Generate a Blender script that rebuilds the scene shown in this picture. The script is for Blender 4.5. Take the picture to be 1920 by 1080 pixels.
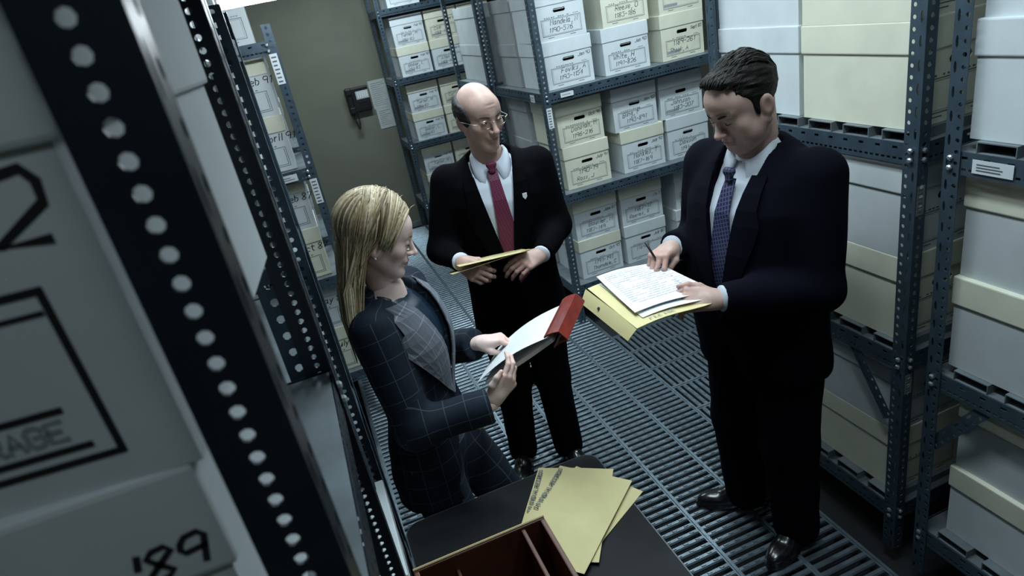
import bpy, bmesh, math, random
import numpy as np
from mathutils import Vector, Matrix
for o in list(bpy.data.objects): bpy.data.objects.remove(o, do_unlink=True)
SC = bpy.context.scene
COL = SC.collection
# ---------------------------------------------------------------- camera
PITCH, ROLL, YAW = math.radians(23.642), math.radians(-11.838), math.radians(15.127)
CAMLOC = Vector((0, 0, 2.10))
fwd = Vector((math.sin(YAW)*math.cos(PITCH), math.cos(YAW)*math.cos(PITCH), -math.sin(PITCH)))
rgt = Vector((math.cos(YAW), -math.sin(YAW), 0)); upv = rgt.cross(fwd)
r2 = math.cos(ROLL)*rgt + math.sin(ROLL)*upv; u2 = -math.sin(ROLL)*rgt + math.cos(ROLL)*upv
cd = bpy.data.cameras.new('camera'); cam = bpy.data.objects.new('camera', cd); COL.objects.link(cam)
cd.sensor_width = 36; cd.lens = 1222.11/1920*36; cd.clip_start = .02
cd.dof.use_dof = True; cd.dof.focus_distance = 2.3; cd.dof.aperture_fstop = 7.0
cam.matrix_world = Matrix(((r2.x, u2.x, -fwd.x, CAMLOC.x), (r2.y, u2.y, -fwd.y, CAMLOC.y), (r2.z, u2.z, -fwd.z, CAMLOC.z), (0, 0, 0, 1)))
SC.camera = cam
# ---------------------------------------------------------------- world, lights, exposure
W = bpy.data.worlds.new('world'); SC.world = W; W.use_nodes = True
W.node_tree.nodes['Background'].inputs[0].default_value = (.35, .5, .7, 1)
W.node_tree.nodes['Background'].inputs[1].default_value = .02
SC.view_settings.view_transform = 'Standard'; SC.view_settings.look = 'None'
SC.view_settings.gamma = 1; SC.view_settings.use_curve_mapping = False
SC.view_settings.exposure = 0.0
COOL = (.78, .94, 1.0)
def area(name, loc, sx, sy, power, color=COOL, rot=(0, 0, 0), spread=180):
    l = bpy.data.lights.new(name, 'AREA'); l.shape = 'RECTANGLE'; l.size = sx; l.size_y = sy
    l.energy = power; l.color = color; l.spread = math.radians(spread)
    o = bpy.data.objects.new(name, l); COL.objects.link(o); o.location = loc; o.rotation_euler = rot
    return o
CEIL = 2.95
LIGHTS = [((.72, 2.45, CEIL-.06), .16, 1.2, 21, 150), ((2.05, 2.98, CEIL-.06), 1.2, .16, 32, 150), ((.95, 1.30, CEIL-.06), .16, 1.2, 16, 125), ((.25, -.25, CEIL-.06), 1.2, .16, 3.6, 180), ((.70, 5.7, CEIL-.06), 1.2, .16, 44, 180)]  # unseen lights; the one behind the camera is added for the foreground box
for p, a, b, e, sp in LIGHTS: area('unseen_ceiling_light', p, a, b, e, spread=sp)
# ---------------------------------------------------------------- materials
def mat(name, col, rough=.6, metal=0., var=.0, vscale=30., bump=0., bscale=200., spec=.5, emit=None, estr=0, attr=None, coat=0):
    m = bpy.data.materials.new(name); m.use_nodes = True; nt = m.node_tree; N = nt.nodes; L = nt.links
    b = N['Principled BSDF']; b.inputs['Base Color'].default_value = (*col, 1); b.inputs['Roughness'].default_value = rough
    b.inputs['Metallic'].default_value = metal; b.inputs['Specular IOR Level'].default_value = spec
    b.inputs['Coat Weight'].default_value = coat
    src = None
    if attr:
        a = N.new('ShaderNodeAttribute'); a.attribute_name = attr; src = a.outputs['Color']
        L.new(src, b.inputs['Base Color'])
    if var or bump:
        tc = N.new('ShaderNodeTexCoord')
    if var:
        n = N.new('ShaderNodeTexNoise'); n.inputs['Scale'].default_value = vscale; n.inputs['Detail'].default_value = 6
        L.new(tc.outputs['Object'], n.inputs['Vector'])
        mr = N.new('ShaderNodeMapRange'); mr.inputs[1].default_value = .3; mr.inputs[2].default_value = .7
        mr.inputs[3].default_value = 1-var; mr.inputs[4].default_value = 1+var; L.new(n.outputs['Fac'], mr.inputs[0])
        mx = N.new('ShaderNodeVectorMath'); mx.operation = 'SCALE'; L.new(mr.outputs[0], mx.inputs['Scale'])
        if src: L.new(src, mx.inputs[0])
        else: mx.inputs[0].default_value = col
        L.new(mx.outputs[0], b.inputs['Base Color'])
    if bump:
        n2 = N.new('ShaderNodeTexNoise'); n2.inputs['Scale'].default_value = bscale; n2.inputs['Detail'].default_value = 3
        L.new(tc.outputs['Object'], n2.inputs['Vector'])
        bp = N.new('ShaderNodeBump'); bp.inputs['Strength'].default_value = bump; bp.inputs['Distance'].default_value = .002
        L.new(n2.outputs['Fac'], bp.inputs['Height']); L.new(bp.outputs[0], b.inputs['Normal'])
    if emit:
        b.inputs['Emission Color'].default_value = (*emit, 1); b.inputs['Emission Strength'].default_value = estr
    return m
MT = {}
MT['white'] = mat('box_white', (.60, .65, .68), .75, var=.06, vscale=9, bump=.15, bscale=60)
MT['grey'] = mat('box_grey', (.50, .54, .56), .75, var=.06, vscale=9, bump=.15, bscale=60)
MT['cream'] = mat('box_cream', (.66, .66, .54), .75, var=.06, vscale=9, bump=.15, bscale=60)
MT['shadegrey'] = mat('box_shade_grey', (.33, .355, .365), .8, var=.08, vscale=9, bump=.15, bscale=60)  # shade on the aisle sides of these boxes is put into their grey
MT['ink'] = mat('marker_ink', (.012, .012, .016), .6)
MT['print'] = mat('printed_line', (.10, .115, .13), .7)
MT['printg'] = mat('printed_grey', (.28, .31, .33), .7)
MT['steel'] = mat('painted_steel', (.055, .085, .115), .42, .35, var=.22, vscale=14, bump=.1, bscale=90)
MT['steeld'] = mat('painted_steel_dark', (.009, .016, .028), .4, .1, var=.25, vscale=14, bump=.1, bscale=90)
MT['deck'] = mat('deck_steel', (.17, .20, .22), .5, .3, var=.25, vscale=11, bump=.1, bscale=60)
MT['bolt'] = mat('bolt_zinc', (.5, .55, .58), .35, .8)
MT['sticker'] = mat('sticker_white', (.62, .67, .70), .6)
MT['slat'] = mat('galvanised_slat', (.20, .25, .29), .38, .75, var=.22, vscale=25, bump=.35, bscale=70)
MT['sub'] = mat('subfloor_dark', (.012, .014, .016), .9)
MT['wall'] = mat('wall_paint', (.165, .165, .130), .85, var=.08, vscale=3, bump=.2, bscale=40)
MT['ceil'] = mat('ceiling_paint', (.06, .06, .06), .9)
MT['black'] = mat('black_plastic', (.006, .006, .007), .4)
MT['tube'] = mat('lit_tube', (.9, .95, 1), .3, emit=(.85, .95, 1), estr=30)
MT['enamel'] = mat('white_enamel', (.75, .8, .82), .35)
MT['paper'] = mat('paper_white', (.74, .77, .80), .7, var=.03, vscale=12)
MT['wallpaper'] = mat('paper_notice', (.42, .45, .44), .8, var=.04, vscale=12)
MT['manila'] = mat('manila_card', (.56, .49, .25), .7, var=.05, vscale=12, bump=.1)
MT['manilad'] = mat('manila_tan', (.50, .40, .20), .7, var=.05, vscale=12, bump=.1)
MT['red'] = mat('red_leather', (.16, .016, .010), .35, var=.3, vscale=30, bump=.2, coat=.2)
MT['brown'] = mat('brown_leatherboard', (.10, .032, .016), .5, var=.25, vscale=14, bump=.2)
MT['blackboard'] = mat('black_tabletop', (.003, .004, .0055), .6, var=.3, vscale=8, bump=.1, bscale=30, spec=.22)
MT['edge'] = mat('metal_edge', (.09, .10, .11), .5, .6)
# ---------------------------------------------------------------- mesh helpers
def V(*a): return Vector(a)
class MB:
    def __init__(s): s.v = []; s.f = []
    def add(s, vs, fs):
        n = len(s.v); s.v += [tuple(p) for p in vs]; s.f += [tuple(i+n for i in f) for f in fs]
    def box(s, x0, x1, y0, y1, z0, z1):
        s.add([(x0,y0,z0),(x1,y0,z0),(x1,y1,z0),(x0,y1,z0),(x0,y0,z1),(x1,y0,z1),(x1,y1,z1),(x0,y1,z1)],
              [(3,2,1,0),(4,5,6,7),(0,1,5,4),(1,2,6,5),(2,3,7,6),(3,0,4,7)])
    def bbox(s, x0, x1, y0, y1, z0, z1, b=.004):
        bm = bmesh.new(); bmesh.ops.create_cube(bm, size=1)
        for v in bm.verts: v.co = V((x0+x1)/2+v.co.x*(x1-x0), (y0+y1)/2+v.co.y*(y1-y0), (z0+z1)/2+v.co.z*(z1-z0))
        bmesh.ops.bevel(bm, geom=bm.edges[:], offset=b, segments=2, affect='EDGES', profile=.6)
        bm.verts.index_update(); s.add([v.co for v in bm.verts], [[v.index for v in f.verts] for f in bm.faces]); bm.free()
    def tube(s, pts, r, n=8, cap=True):
        pts = [Vector(p) for p in pts]; rs = r if isinstance(r, (list, tuple)) else [r]*len(pts)
        vs = []; fs = []; up = None
        for i, p in enumerate(pts):
            d = (pts[min(i+1, len(pts)-1)]-pts[max(i-1, 0)]).normalized()
            if up is None: up = d.orthogonal().normalized()
            a = (up-d*up.dot(d)).normalized(); b = d.cross(a); up = a
            for k in range(n):
                t = 2*math.pi*k/n; vs.append(p+(a*math.cos(t)+b*math.sin(t))*rs[i])
        for i in range(len(pts)-1):
            for k in range(n): fs.append((i*n+k, i*n+(k+1) % n, (i+1)*n+(k+1) % n, (i+1)*n+k))
        if cap: fs.append(tuple(reversed(range(n)))); fs.append(tuple((len(pts)-1)*n+k for k in range(n)))
        s.add(vs, fs)
    def sheet(s, P, th):
        # P: grid (list of rows) of points -> closed thin slab with thickness th
        P = [[Vector(p) for p in row] for row in P]; m, n = len(P), len(P[0]); vs = []; 
        Nn = []
        for i in range(m):
            for j in range(n):
                a = P[min(i+1, m-1)][j]-P[max(i-1, 0)][j]; b = P[i][min(j+1, n-1)]-P[i][max(j-1, 0)]
                Nn.append(a.cross(b).normalized())
        top = [P[i][j]+Nn[i*n+j]*th/2 for i in range(m) for j in range(n)]; bot = [P[i][j]-Nn[i*n+j]*th/2 for i in range(m) for j in range(n)]
        fs = []; o = m*n
        for i in range(m-1):
            for j in range(n-1):
                q = (i*n+j, (i+1)*n+j, (i+1)*n+j+1, i*n+j+1); fs.append(q); fs.append(tuple(o+k for k in reversed(q)))
        ring = [j for j in range(n)]+[i*n+n-1 for i in range(1, m)]+[(m-1)*n+j for j in range(n-2, -1, -1)]+[i*n for i in range(m-2, 0, -1)]
        for a, b in zip(ring, ring[1:]+ring[:1]): fs.append((a, b, o+b, o+a))
        s.add(top+bot, fs)
    def mesh(s, name):
        me = bpy.data.meshes.new(name); me.from_pydata([tuple(p) for p in s.v], [], s.f); me.update(); return me
def wloc(o):
    p = Vector((0, 0, 0))
    while o: p += o.location; o = o.parent
    return p
def obj(name, me, m=None, parent=None, loc=None, smooth=False, world=True):
    """link a mesh object; coordinates of the mesh are world coordinates unless world=False"""
    if isinstance(me, MB): me = me.mesh(name)
    if m is not None and not me.materials: me.materials.append(MT[m] if isinstance(m, str) else m)
    o = bpy.data.objects.new(name, me); COL.objects.link(o)
    if parent is not None: o.parent = parent
    if world and parent is not None and loc is None:
        me.transform(Matrix.Translation(-wloc(parent)))
    if loc is not None: o.location = loc
    if smooth:
        for p in me.polygons: p.use_smooth = True
    return o
def tag(o, label=None, cat=None, group=None, kind=None):
    for k, v in (('label', label), ('category', cat), ('group', group), ('kind', kind)):
        if v: o[k] = v
    return o
def empty(name, loc, rz=0, label=None, cat=None, group=None):
    o = bpy.data.objects.new(name, None); COL.objects.link(o); o.location = loc; o.rotation_euler = (0, 0, rz)
    o.empty_display_size = .05
    return tag(o, label, cat, group)
def recenter(o):
    me = o.data; b = [Vector(v.co) for v in me.vertices]
    c = Vector(((min(p.x for p in b)+max(p.x for p in b))/2, (min(p.y for p in b)+max(p.y for p in b))/2, min(p.z for p in b)))
    me.transform(Matrix.Translation(-c)); o.location = c; return o
# ---------------------------------------------------------------- handwriting: a small stroke alphabet on a 4 x 6 grid (descenders below 0)
GL = {'A':'00 26 40|12 32','B':'00 06 36 45 43 03|33 42 41 30 00','C':'45 36 16 05 01 10 30 41','D':'00 06 26 44 42 20 00','E':'46 06 00 40|03 33','F':'46 06 00|03 33',
'H':'00 06|40 46|03 43','I':'20 26','J':'46 41 30 10 01','K':'00 06|46 03 40','L':'06 00 40','M':'00 06 23 46 40','N':'00 06 40 46','O':'10 30 41 45 36 16 05 01 10','P':'00 06 36 45 43 03',
'R':'00 06 36 45 43 03|13 40','S':'45 36 16 05 14 33 42 31 11 02','T':'06 46|26 20','U':'06 01 10 30 41 46','V':'06 20 46','W':'06 10 24 30 46','G':'45 36 16 05 01 10 30 41 43 23','Z':'06 46 00 40',
'a':'34 14 03 01 10 20 33|34 31 40','b':'06 00 20 31 33 14 04','c':'33 14 03 01 10 30','d':'36 30 10 01 03 14 34','e':'02 32 33 14 03 01 10 30','f':'36 25 10|04 34','g':'34 14 02 11 32|34 3z 1z',
'h':'06 00|03 14 24 33 30','i':'14 10|15 16','k':'06 00|34 02 30','l':'16 10','m':'00 04|03 14 22 20|23 34 42 40','n':'00 04|03 14 24 33 30','o':'10 20 32 24 14 02 10','p':'04 0z|03 24 32 20 01','r':'04 00|02 14 24',
's':'34 13 22 31 00','t':'16 11 20 30|04 34','u':'04 01 10 20 33|34 30','v':'04 10 24','w':'04 10 12 20 34','y':'04 11|34 0z','z':'04 34 00 30',
'0':'10 30 41 45 36 16 05 01 10','1':'15 26 20','2':'05 16 36 45 43 00 40','3':'06 46 24 43 41 30 10 01','4':'36 02 42|36 30','5':'46 06 04 34 42 30 10 01','6':'36 04 01 10 30 41 42 33 03','7':'06 46 10','8':'23 05 16 36 45 23 01 10 30 41 23','9':'43 13 04 05 16 36 45 40',
'-':'03 33',',':'20 1z',"'":'26 24','.':'20 21'}
def strokes(text, h, slant=.08, rnd=None, gap=1.5):
    out = []; x = 0; s = h/6
    for ch in text:
        if ch == ' ': x += 2.4*s; continue
        g = GL.get(ch) or GL.get(ch.lower()) or GL.get(ch.upper())
        if not g: x += 2*s; continue
        mxx = 0
        for st in g.split('|'):
            pl = []
            for c in st.split():
                a = int(c[0]); b = -2 if c[1] == 'z' else int(c[1]); mxx = max(mxx, a)
                j = (lambda: rnd.uniform(-.15, .15)) if rnd else (lambda: 0)
                aa = a+j(); bb = b+j(); pl.append((x+(aa+bb*slant*3)*s, bb*s))
            out.append(pl)
        x += (mxx+gap)*s
    return out, x
def ribbon(mb, pl, w, f):
    """flat pen stroke; f maps (a,b) to a 3-D point"""
    n = len(pl); L = []; R = []
    if n == 1: return
    for i, p in enumerate(pl):
        a = pl[max(i-1, 0)]; b = pl[min(i+1, n-1)]; dx, dy = b[0]-a[0], b[1]-a[1]; l = math.hypot(dx, dy) or 1
        if i == 0: ex = -w*.4
        elif i == n-1: ex = w*.4
        else: ex = 0
        cx, cy = p[0]+dx/l*ex, p[1]+dy/l*ex
        L.append(f(cx-dy/l*w/2, cy+dx/l*w/2)); R.append(f(cx+dy/l*w/2, cy-dx/l*w/2))
    mb.add(L+R, [(i, n+i, n+i+1, i+1) for i in range(n-1)])
def write(mb, text, h, x, z, w, f, align='l', rnd=None, slope=0., maxw=None, slant=.08):
    st, wd = strokes(text, h, slant, rnd)
    k = 1 if not maxw or wd <= maxw else maxw/wd
    ox = x-(wd*k/2 if align == 'c' else wd*k if align == 'r' else 0)
    for pl in st: ribbon(mb, [(ox+p[0]*k, z+p[1]+slope*p[0]*k) for p in pl], w, f)
# ---------------------------------------------------------------- the setting
floor = tag(obj('floor', (lambda m: (m.box(-2.2, 4.2, -.6, 7.05, -.12, -.07), m)[1])(MB()), 'sub'), kind='structure')
w_ = MB(); w_.box(-2.2, 4.2, 7.05, 7.15, -.12, CEIL); tag(obj('wall_back', w_, 'wall'), kind='structure')
w_ = MB(); w_.box(-2.3, -2.2, -.6, 7.15, -.12, CEIL); tag(obj('wall_left', w_, 'wall'), kind='structure')
w_ = MB(); w_.box(4.2, 4.3, -.6, 7.15, -.12, CEIL); tag(obj('wall_right', w_, 'wall'), kind='structure')
w_ = MB(); w_.box(-2.3, 4.3, -.7, -.6, -.12, CEIL); tag(obj('wall_front', w_, 'wall'), kind='structure')
w_ = MB(); w_.box(-2.3, 4.3, -.7, 7.15, CEIL, CEIL+.1); tag(obj('ceiling', w_, 'ceil'), kind='structure')
w_ = MB(); w_.bbox(-2.0, 1.6, 7.03, 7.05, -.01, .05, .004); tag(obj('baseboard_back', w_, 'deck'), kind='structure')
# grating: rails along the aisle every 0.235 m, slats across, planks turned in the side aisle
def slat_mesh(L, name, dash=False):
    mb = MB(); w, h = .0115, .012; pr = [(-w, -.012), (-w, -.002), (-w*.55, .003), (w*.55, .003), (w, -.002), (w, -.012)]
    n = len(pr); mb.add([(-L/2, a, b) for a, b in pr]+[(L/2, a, b) for a, b in pr], [(i, i+1, n+i+1, n+i) for i in range(n-1)]+[tuple(reversed(range(n))), tuple(range(n, 2*n))])
    if dash:
        n = int(L/.045)
        for i in range(n):
            c = -L/2+(i+.5)*L/n; a, b, t, k = .010, .0045, .0030, .0058
            mb.add([(c-a, -b, t), (c+a, -b, t), (c+a, b, t), (c-a, b, t), (c-a*.8, -b*.6, k), (c+a*.8, -b*.6, k), (c+a*.8, b*.6, k), (c-a*.8, b*.6, k)], [(4, 5, 6, 7), (0, 1, 5, 4), (1, 2, 6, 5), (2, 3, 7, 6), (3, 0, 4, 7)])
    return mb
RAILS = [-.085, .105, .34, .575, .81, 1.05, 1.285, 1.50]
for x in RAILS+[1.75, 2.0]:
    if x > 1.6: continue
    m = MB(); m.box(x-.011, x+.011, -.5, 6.95, -.03, .002); m.box(x-.004, x+.004, -.5, 6.95, .002, .007)
    obj('grating_rail', m, 'slat', floor)
YC = [2.235+.2325*i for i in range(6)]
for y in YC:
    m = MB(); m.box(1.512, 2.75, y-.013, y+.013, -.03, .002); m.box(1.512, 2.75, y-.004, y+.004, .002, .006); obj('grating_rail', m, 'slat', floor)
PITCHS = .040
cand = []
for a, b in zip(RAILS[:-1], RAILS[1:]):
    y = .9
    while y < 6.95:
        c = Vector(((a+b)/2, y, 0)); cand.append((c, b-a-.022, 0)); y += PITCHS
for a, b in zip(YC[:-1], YC[1:]):
    x = 1.54
    while x < 2.7:
        cand.append((Vector((x, (a+b)/2, 0)), b-a-.026, 1)); x += PITCHS*.95
def rank(c):
    p = c[0]; d = (p-CAMLOC).length
    hid = (-.05 < p.x < .75 and p.y < 2.35) or p.y < 1.5
    if p.x < .1: hid = not (2.3 < p.y < 4.1)
    if 1.2 < p.x and p.y < 1.7: hid = True
    return d+(50 if hid else 0)
cand.sort(key=rank)
SM = {}
rest = MB()
for i, (c, L, r) in enumerate(cand):
    k = round(L, 3)
    if i < 300:
        if k not in SM: SM[k] = slat_mesh(L, 'slat', True).mesh('slat'); SM[k].materials.append(MT['slat'])
        o = bpy.data.objects.new('slat', SM[k]); COL.objects.link(o); o.parent = floor; o.location = c; o.rotation_euler = (0, 0, math.pi/2*r)
    else:
        s = slat_mesh(L, 'slat'); rest.add([((-p[1] if r else p[0])+c.x, (p[0] if r else p[1])+c.y, p[2]) for p in s.v], s.f)
tag(obj('slat_field', rest, 'slat', floor), kind='stuff')
# ---------------------------------------------------------------- slotted-angle shelving
def perf(mb, O, U, Vv, length, width, cols, pitch, th=.0025, seg=8):
    """plate with real holes. O corner, U long direction, V across; cols: list of (v0, v1, half-length, half-width, every, phase)"""
    O, U, Vv = Vector(O), Vector(U), Vector(Vv); N = U.cross(Vv)
    n = max(1, int(round(length/pitch))); p = length/n
    for v0, v1, hl, hw, every, ph in cols:
        for i in range(n):
            u0, u1 = i*p, (i+1)*p; cu, cv = (u0+u1)/2, (v0+v1)/2
            if (i+ph) % every:
                a = [O+U*u0+Vv*v0, O+U*u1+Vv*v0, O+U*u1+Vv*v1, O+U*u0+Vv*v1]
                mb.add(a+[q-N*th for q in a], [(0, 1, 2, 3), (7, 6, 5, 4)]); continue
            if seg == 8:
                outer = [(u1, cv), (u1, v1), (cu, v1), (u0, v1), (u0, cv), (u0, v0), (cu, v0), (u1, v0)]
                inner = [(cu+hl*math.cos(k*math.pi/4), cv+hw*math.sin(k*math.pi/4)) for k in range(8)]
            else:
                outer = [(u1, v1), (u0, v1), (u0, v0), (u1, v0)]
                inner = [(cu+hl, cv+hw), (cu-hl, cv+hw), (cu-hl, cv-hw), (cu+hl, cv-hw)]
            m = len(outer)
            fr = [O+U*a+Vv*b for a, b in outer]+[O+U*a+Vv*b for a, b in inner]
            bk = [q-N*th for q in fr]
            fs = []
            for k in range(m):
                k2 = (k+1) % m
                fs += [(k, k2, m+k2, m+k), (2*m+k2, 2*m+k, 3*m+k, 3*m+k2), (m+k, m+k2, 3*m+k2, 3*m+k)]
            mb.add(fr+bk, fs)
    a = [O, O+U*length, O+U*length+Vv*width, O+Vv*width]; b = [q-N*th for q in a]
    mb.add(a+b, [(0, 4, 5, 1), (1, 5, 6, 2), (2, 6, 7, 3), (3, 7, 4, 0)])
PC = {}
def post_mesh(sx, sy, h, wa=.046, wb=.040, fine=False):
    """L-angle with its corner at the origin; flanges run towards +sx along x and +sy along y"""
    k = (sx, sy, round(h, 3), wa, wb, fine)
    if k not in PC:
        mb = MB()
        perf(mb, (0, 0, 0), (0, 0, 1), (sx, 0, 0), h, wb, [(0, wb, .0046, .0046, 1, 0)] if fine else [(0, wb, .0072, .0072, 1, 0)], .0163 if fine else .0305)
        perf(mb, (0, 0, 0), (0, 0, 1), (0, sy, 0), h, wa, [(0, wa*.5, .016, .0042, 2, 0), (wa*.5, wa, .0062, .0062, 1, 0)], .0305)
        PC[k] = mb.mesh('post')
    return PC[k]
BC = {}
def beam_mesh(axis, L, h=.062):
    k = (axis, round(L, 3), h)
    if k not in BC:
        mb = MB(); U = (1, 0, 0) if axis == 'x' else (0, 1, 0)
        perf(mb, (0, 0, -h), U, (0, 0, 1), L, h, [(0, h*.5, .0062, .0035, 1, 0), (h*.5, h, .0085, .004, 3, 0)], .020, seg=4)
        Uv = Vector(U); a = Vector((0, 0, 0))
        BC[k] = mb.mesh('beam')
    return BC[k]
def inst(name, me, m, parent, loc, rz=0):
    o = bpy.data.objects.new(name, me); COL.objects.link(o); o.parent = parent; o.location = loc; o.rotation_euler = (0, 0, rz)
    if not me.materials: me.materials.append(MT[m])
    return o
BOLT = None
def bolt(parent, loc, ax):
    global BOLT
    if BOLT is None:
        b = MB(); b.tube([(0, 0, 0), (0, 0, .004), (0, 0, .007)], [.008, .008, .0045], 8); BOLT = b.mesh('bolt'); BOLT.materials.append(MT['bolt'])
    o = bpy.data.objects.new('bolt', BOLT); COL.objects.link(o); o.parent = parent; o.location = loc
    o.rotation_euler = {'-y': (math.pi/2, 0, 0), '-x': (0, -math.pi/2, 0), '+x': (0, math.pi/2, 0)}[ax]
    return o
def shelf_unit(label, x0, x1, y0, y1, h, levels, bolts=None, channels=False, braces=(), beam_h=.062, m='steel', wb=.040, fine=False):
    r = empty('shelving_unit', (x0, y0, 0), 0, label, 'shelving', 'steel shelving units along the aisle')
    dx, dy = x1-x0, y1-y0
    for px, sx in ((0, 1), (dx, -1)):
        for py, sy in ((0, 1), (dy, -1)): inst('post', post_mesh(sx, sy, h, wb=wb, fine=fine), m, r, (px, py, 0))
    for z in levels:
        for py in (.004, dy-.004): inst('beam', beam_mesh('x', dx-.012, beam_h), m, r, (.006, py, z))
        for px in (.004, dx-.004): inst('side_beam', beam_mesh('y', dy-.012, beam_h), m, r, (px, .006, z))
        d = MB(); d.box(.008, dx-.008, .008, dy-.008, -.006, -.001)
        dk = d.mesh('deck'); inst('deck', dk, 'deck', r, (0, 0, z))
        if channels:
            n = int(dy/.155)
            for i in range(n):
                c = MB(); a = .03+i*(dy-.06)/n; w = (dy-.06)/n*.68
                c.box(-.002, dx-.03, a, a+w, .026, .029); c.box(-.002, dx-.03, a, a+.003, 0, .026); c.box(-.002, dx-.03, a+w-.003, a+w, 0, .026)
                inst('deck_channel', c.mesh('deck_channel'), 'deck', r, (.01, 0, z))
        for (bx, by, ax) in (bolts or ()):
            for dz in (-.018, -.045): bolt(r, (bx, by, z+dz), ax)
    for (p, q) in braces:
        p, q = Vector(p)-r.location, Vector(q)-r.location; d = (q-p); L = d.length; U = d.normalized()
        mb = MB(); Vv = U.cross(Vector((1, 0, 0))).normalized()
        perf(mb, p-Vv*.02, U, Vv, L, .04, [(0, .02, .006, .006, 1, 0), (.02, .04, .014, .004, 2, 0)], .0305)
        mb.box(p.x, p.x+.001, p.y-.001, p.y+.001, p.z, p.z+.001)
        mb.add([p+Vv*.02, q+Vv*.02, q+Vv*.02+Vector((.012, 0, 0)), p+Vv*.02+Vector((.012, 0, 0))], [(0, 1, 2, 3)])
        o = obj('corner_brace', mb, m, r, world=False)
    return r
def sticker(parent, P, U, Vv, w, h, lines=4, seed=1):
    """white paper label stuck on the steel; P lower-left corner in world coordinates"""
    P, U, Vv = Vector(P), Vector(U), Vector(Vv); N = U.cross(Vv)
    mb = MB(); a = [P, P+U*w, P+U*w+Vv*h, P+Vv*h]; mb.add(a+[q-N*.0008 for q in a], [(0, 1, 2, 3), (0, 4, 5, 1), (1, 5, 6, 2), (2, 6, 7, 3), (3, 7, 4, 0)])
    s = obj('shelf_label', mb, 'sticker', parent); s['label'] = 'white paper label'
    rn = random.Random(seed); t = MB(); big = max(w, h)
    for i in range(lines):
        f = (i+.7)/(lines+.6)
        if h > w: q = lambda a, b: P+U*(w*.25+b)+Vv*a+N*.0006
        else: q = lambda a, b: P+U*a+Vv*(h*.5+b)+N*.0006
        if h > w:
            ribbon(t, [(h*f, 0), (h*f+.0001, w*rn.uniform(.35, .5))], h*.05, q)
        else:
            ribbon(t, [(w*.12, h*(.32-f*.75)), (w*rn.uniform(.6, .85), h*(.32-f*.75))], h*.09, q)
    obj('print', t, 'print', s)
    return s
STEELX = 1.585
C1 = shelf_unit('blue-grey steel shelving full of white and cream boxes between the two men', 1.43, 2.70, 3.712, 4.66, 2.3, [1.545, .91, .275], bolts=[(.02, -.003, '-y'), (1.25, -.003, '-y')])
D1 = shelf_unit('steel shelving just behind the balding man, seen past his head', 1.43, 2.70, 4.75, 5.66, 2.3, [1.545, .91, .275])
E1 = shelf_unit('steel shelving by the end wall to the right of the telephone', 1.02, 2.3, 6.45, 6.95, 2.5, [2.215, 1.60, .985, .37], bolts=[(.02, -.003, '-y')])
R1 = shelf_unit('tall steel shelving directly behind the man in navy at the right', STEELX, 2.25, 1.345, 2.28, 2.3, [1.52, .835, .20], bolts=[(-.003, .02, '-x'), (.02, -.003, '-y')], channels=True,
                braces=[((STEELX+.006, 1.40, .56), (STEELX+.006, 1.56, .79))], m='steel')
R2 = shelf_unit('steel shelving nearest the camera at the right edge', STEELX, 2.25, .30, 1.265, 2.3, [1.52, .835, .20], bolts=[(-.003, .945, '-x')], channels=True,
                braces=[((STEELX+.006, 1.235, .56), (STEELX+.006, 1.075, .79))], m='steel')
LX = -.075
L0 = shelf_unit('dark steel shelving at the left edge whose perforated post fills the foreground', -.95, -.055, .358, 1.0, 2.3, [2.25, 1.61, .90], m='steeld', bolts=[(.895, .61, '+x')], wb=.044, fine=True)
L1 = shelf_unit('steel shelving in the left row just past the foreground post', -.95, -.088, 1.04, 1.68, 2.3, [2.14, 1.53, 1.375, .60, .22], m='steel', bolts=[(.862, .04, '+x')])
L2 = shelf_unit('steel shelving in the left row beside the blonde woman', -.95, LX, 1.895, 2.315, 2.22, [2.14, 1.53, .88, .10], m='steel')
LF = shelf_unit('steel shelving at the far left holding the boxes dated Feb 91 and April 91', -.98, .05, 3.45, 4.05, 2.2, [2.13, 1.52, .93, .34], bolts=[(.99, -.003, '-y')])
LG = shelf_unit('last steel shelving in the left row next to the tan wall', -.98, .06, 4.25, 4.9, 2.2, [2.13, 1.52, .93, .34])
# stickers on the steel
sticker(R1, (STEELX+.004, 1.3425, 1.31), (1, 0, 0), (0, 0, 1), .030, .09, 6, 1)
sticker(R1, (STEELX+.004, 1.3425, .69), (1, 0, 0), (0, 0, 1), .030, .075, 6, 2)
sticker(R2, (STEELX-.002, 1.185, 1.470), (0, -1, 0), (0, 0, 1), .105, .036, 3, 3)
sticker(C1, (1.435, 3.7085, 1.34), (1, 0, 0), (0, 0, 1), .034, .12, 7, 4)
sticker(C1, (1.54, 3.709, 1.502), (1, 0, 0), (0, 0, 1), .085, .028, 1, 5)
sticker(C1, (1.4285, 3.93, 1.487), (0, -1, 0), (0, 0, 1), .07, .045, 2, 6)
sticker(C1, (1.435, 3.7085, .69), (1, 0, 0), (0, 0, 1), .034, .08, 4, 7)
sticker(LF, (-.145, 3.447, 1.47), (1, 0, 0), (0, 0, 1), .1, .036, 2, 8)
sticker(LF, (.006, 3.447, 1.93), (1, 0, 0), (0, 0, 1), .036, .14, 7, 9)
sticker(LF, (.006, 3.447, 1.33), (1, 0, 0), (0, 0, 1), .036, .13, 7, 10)
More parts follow.
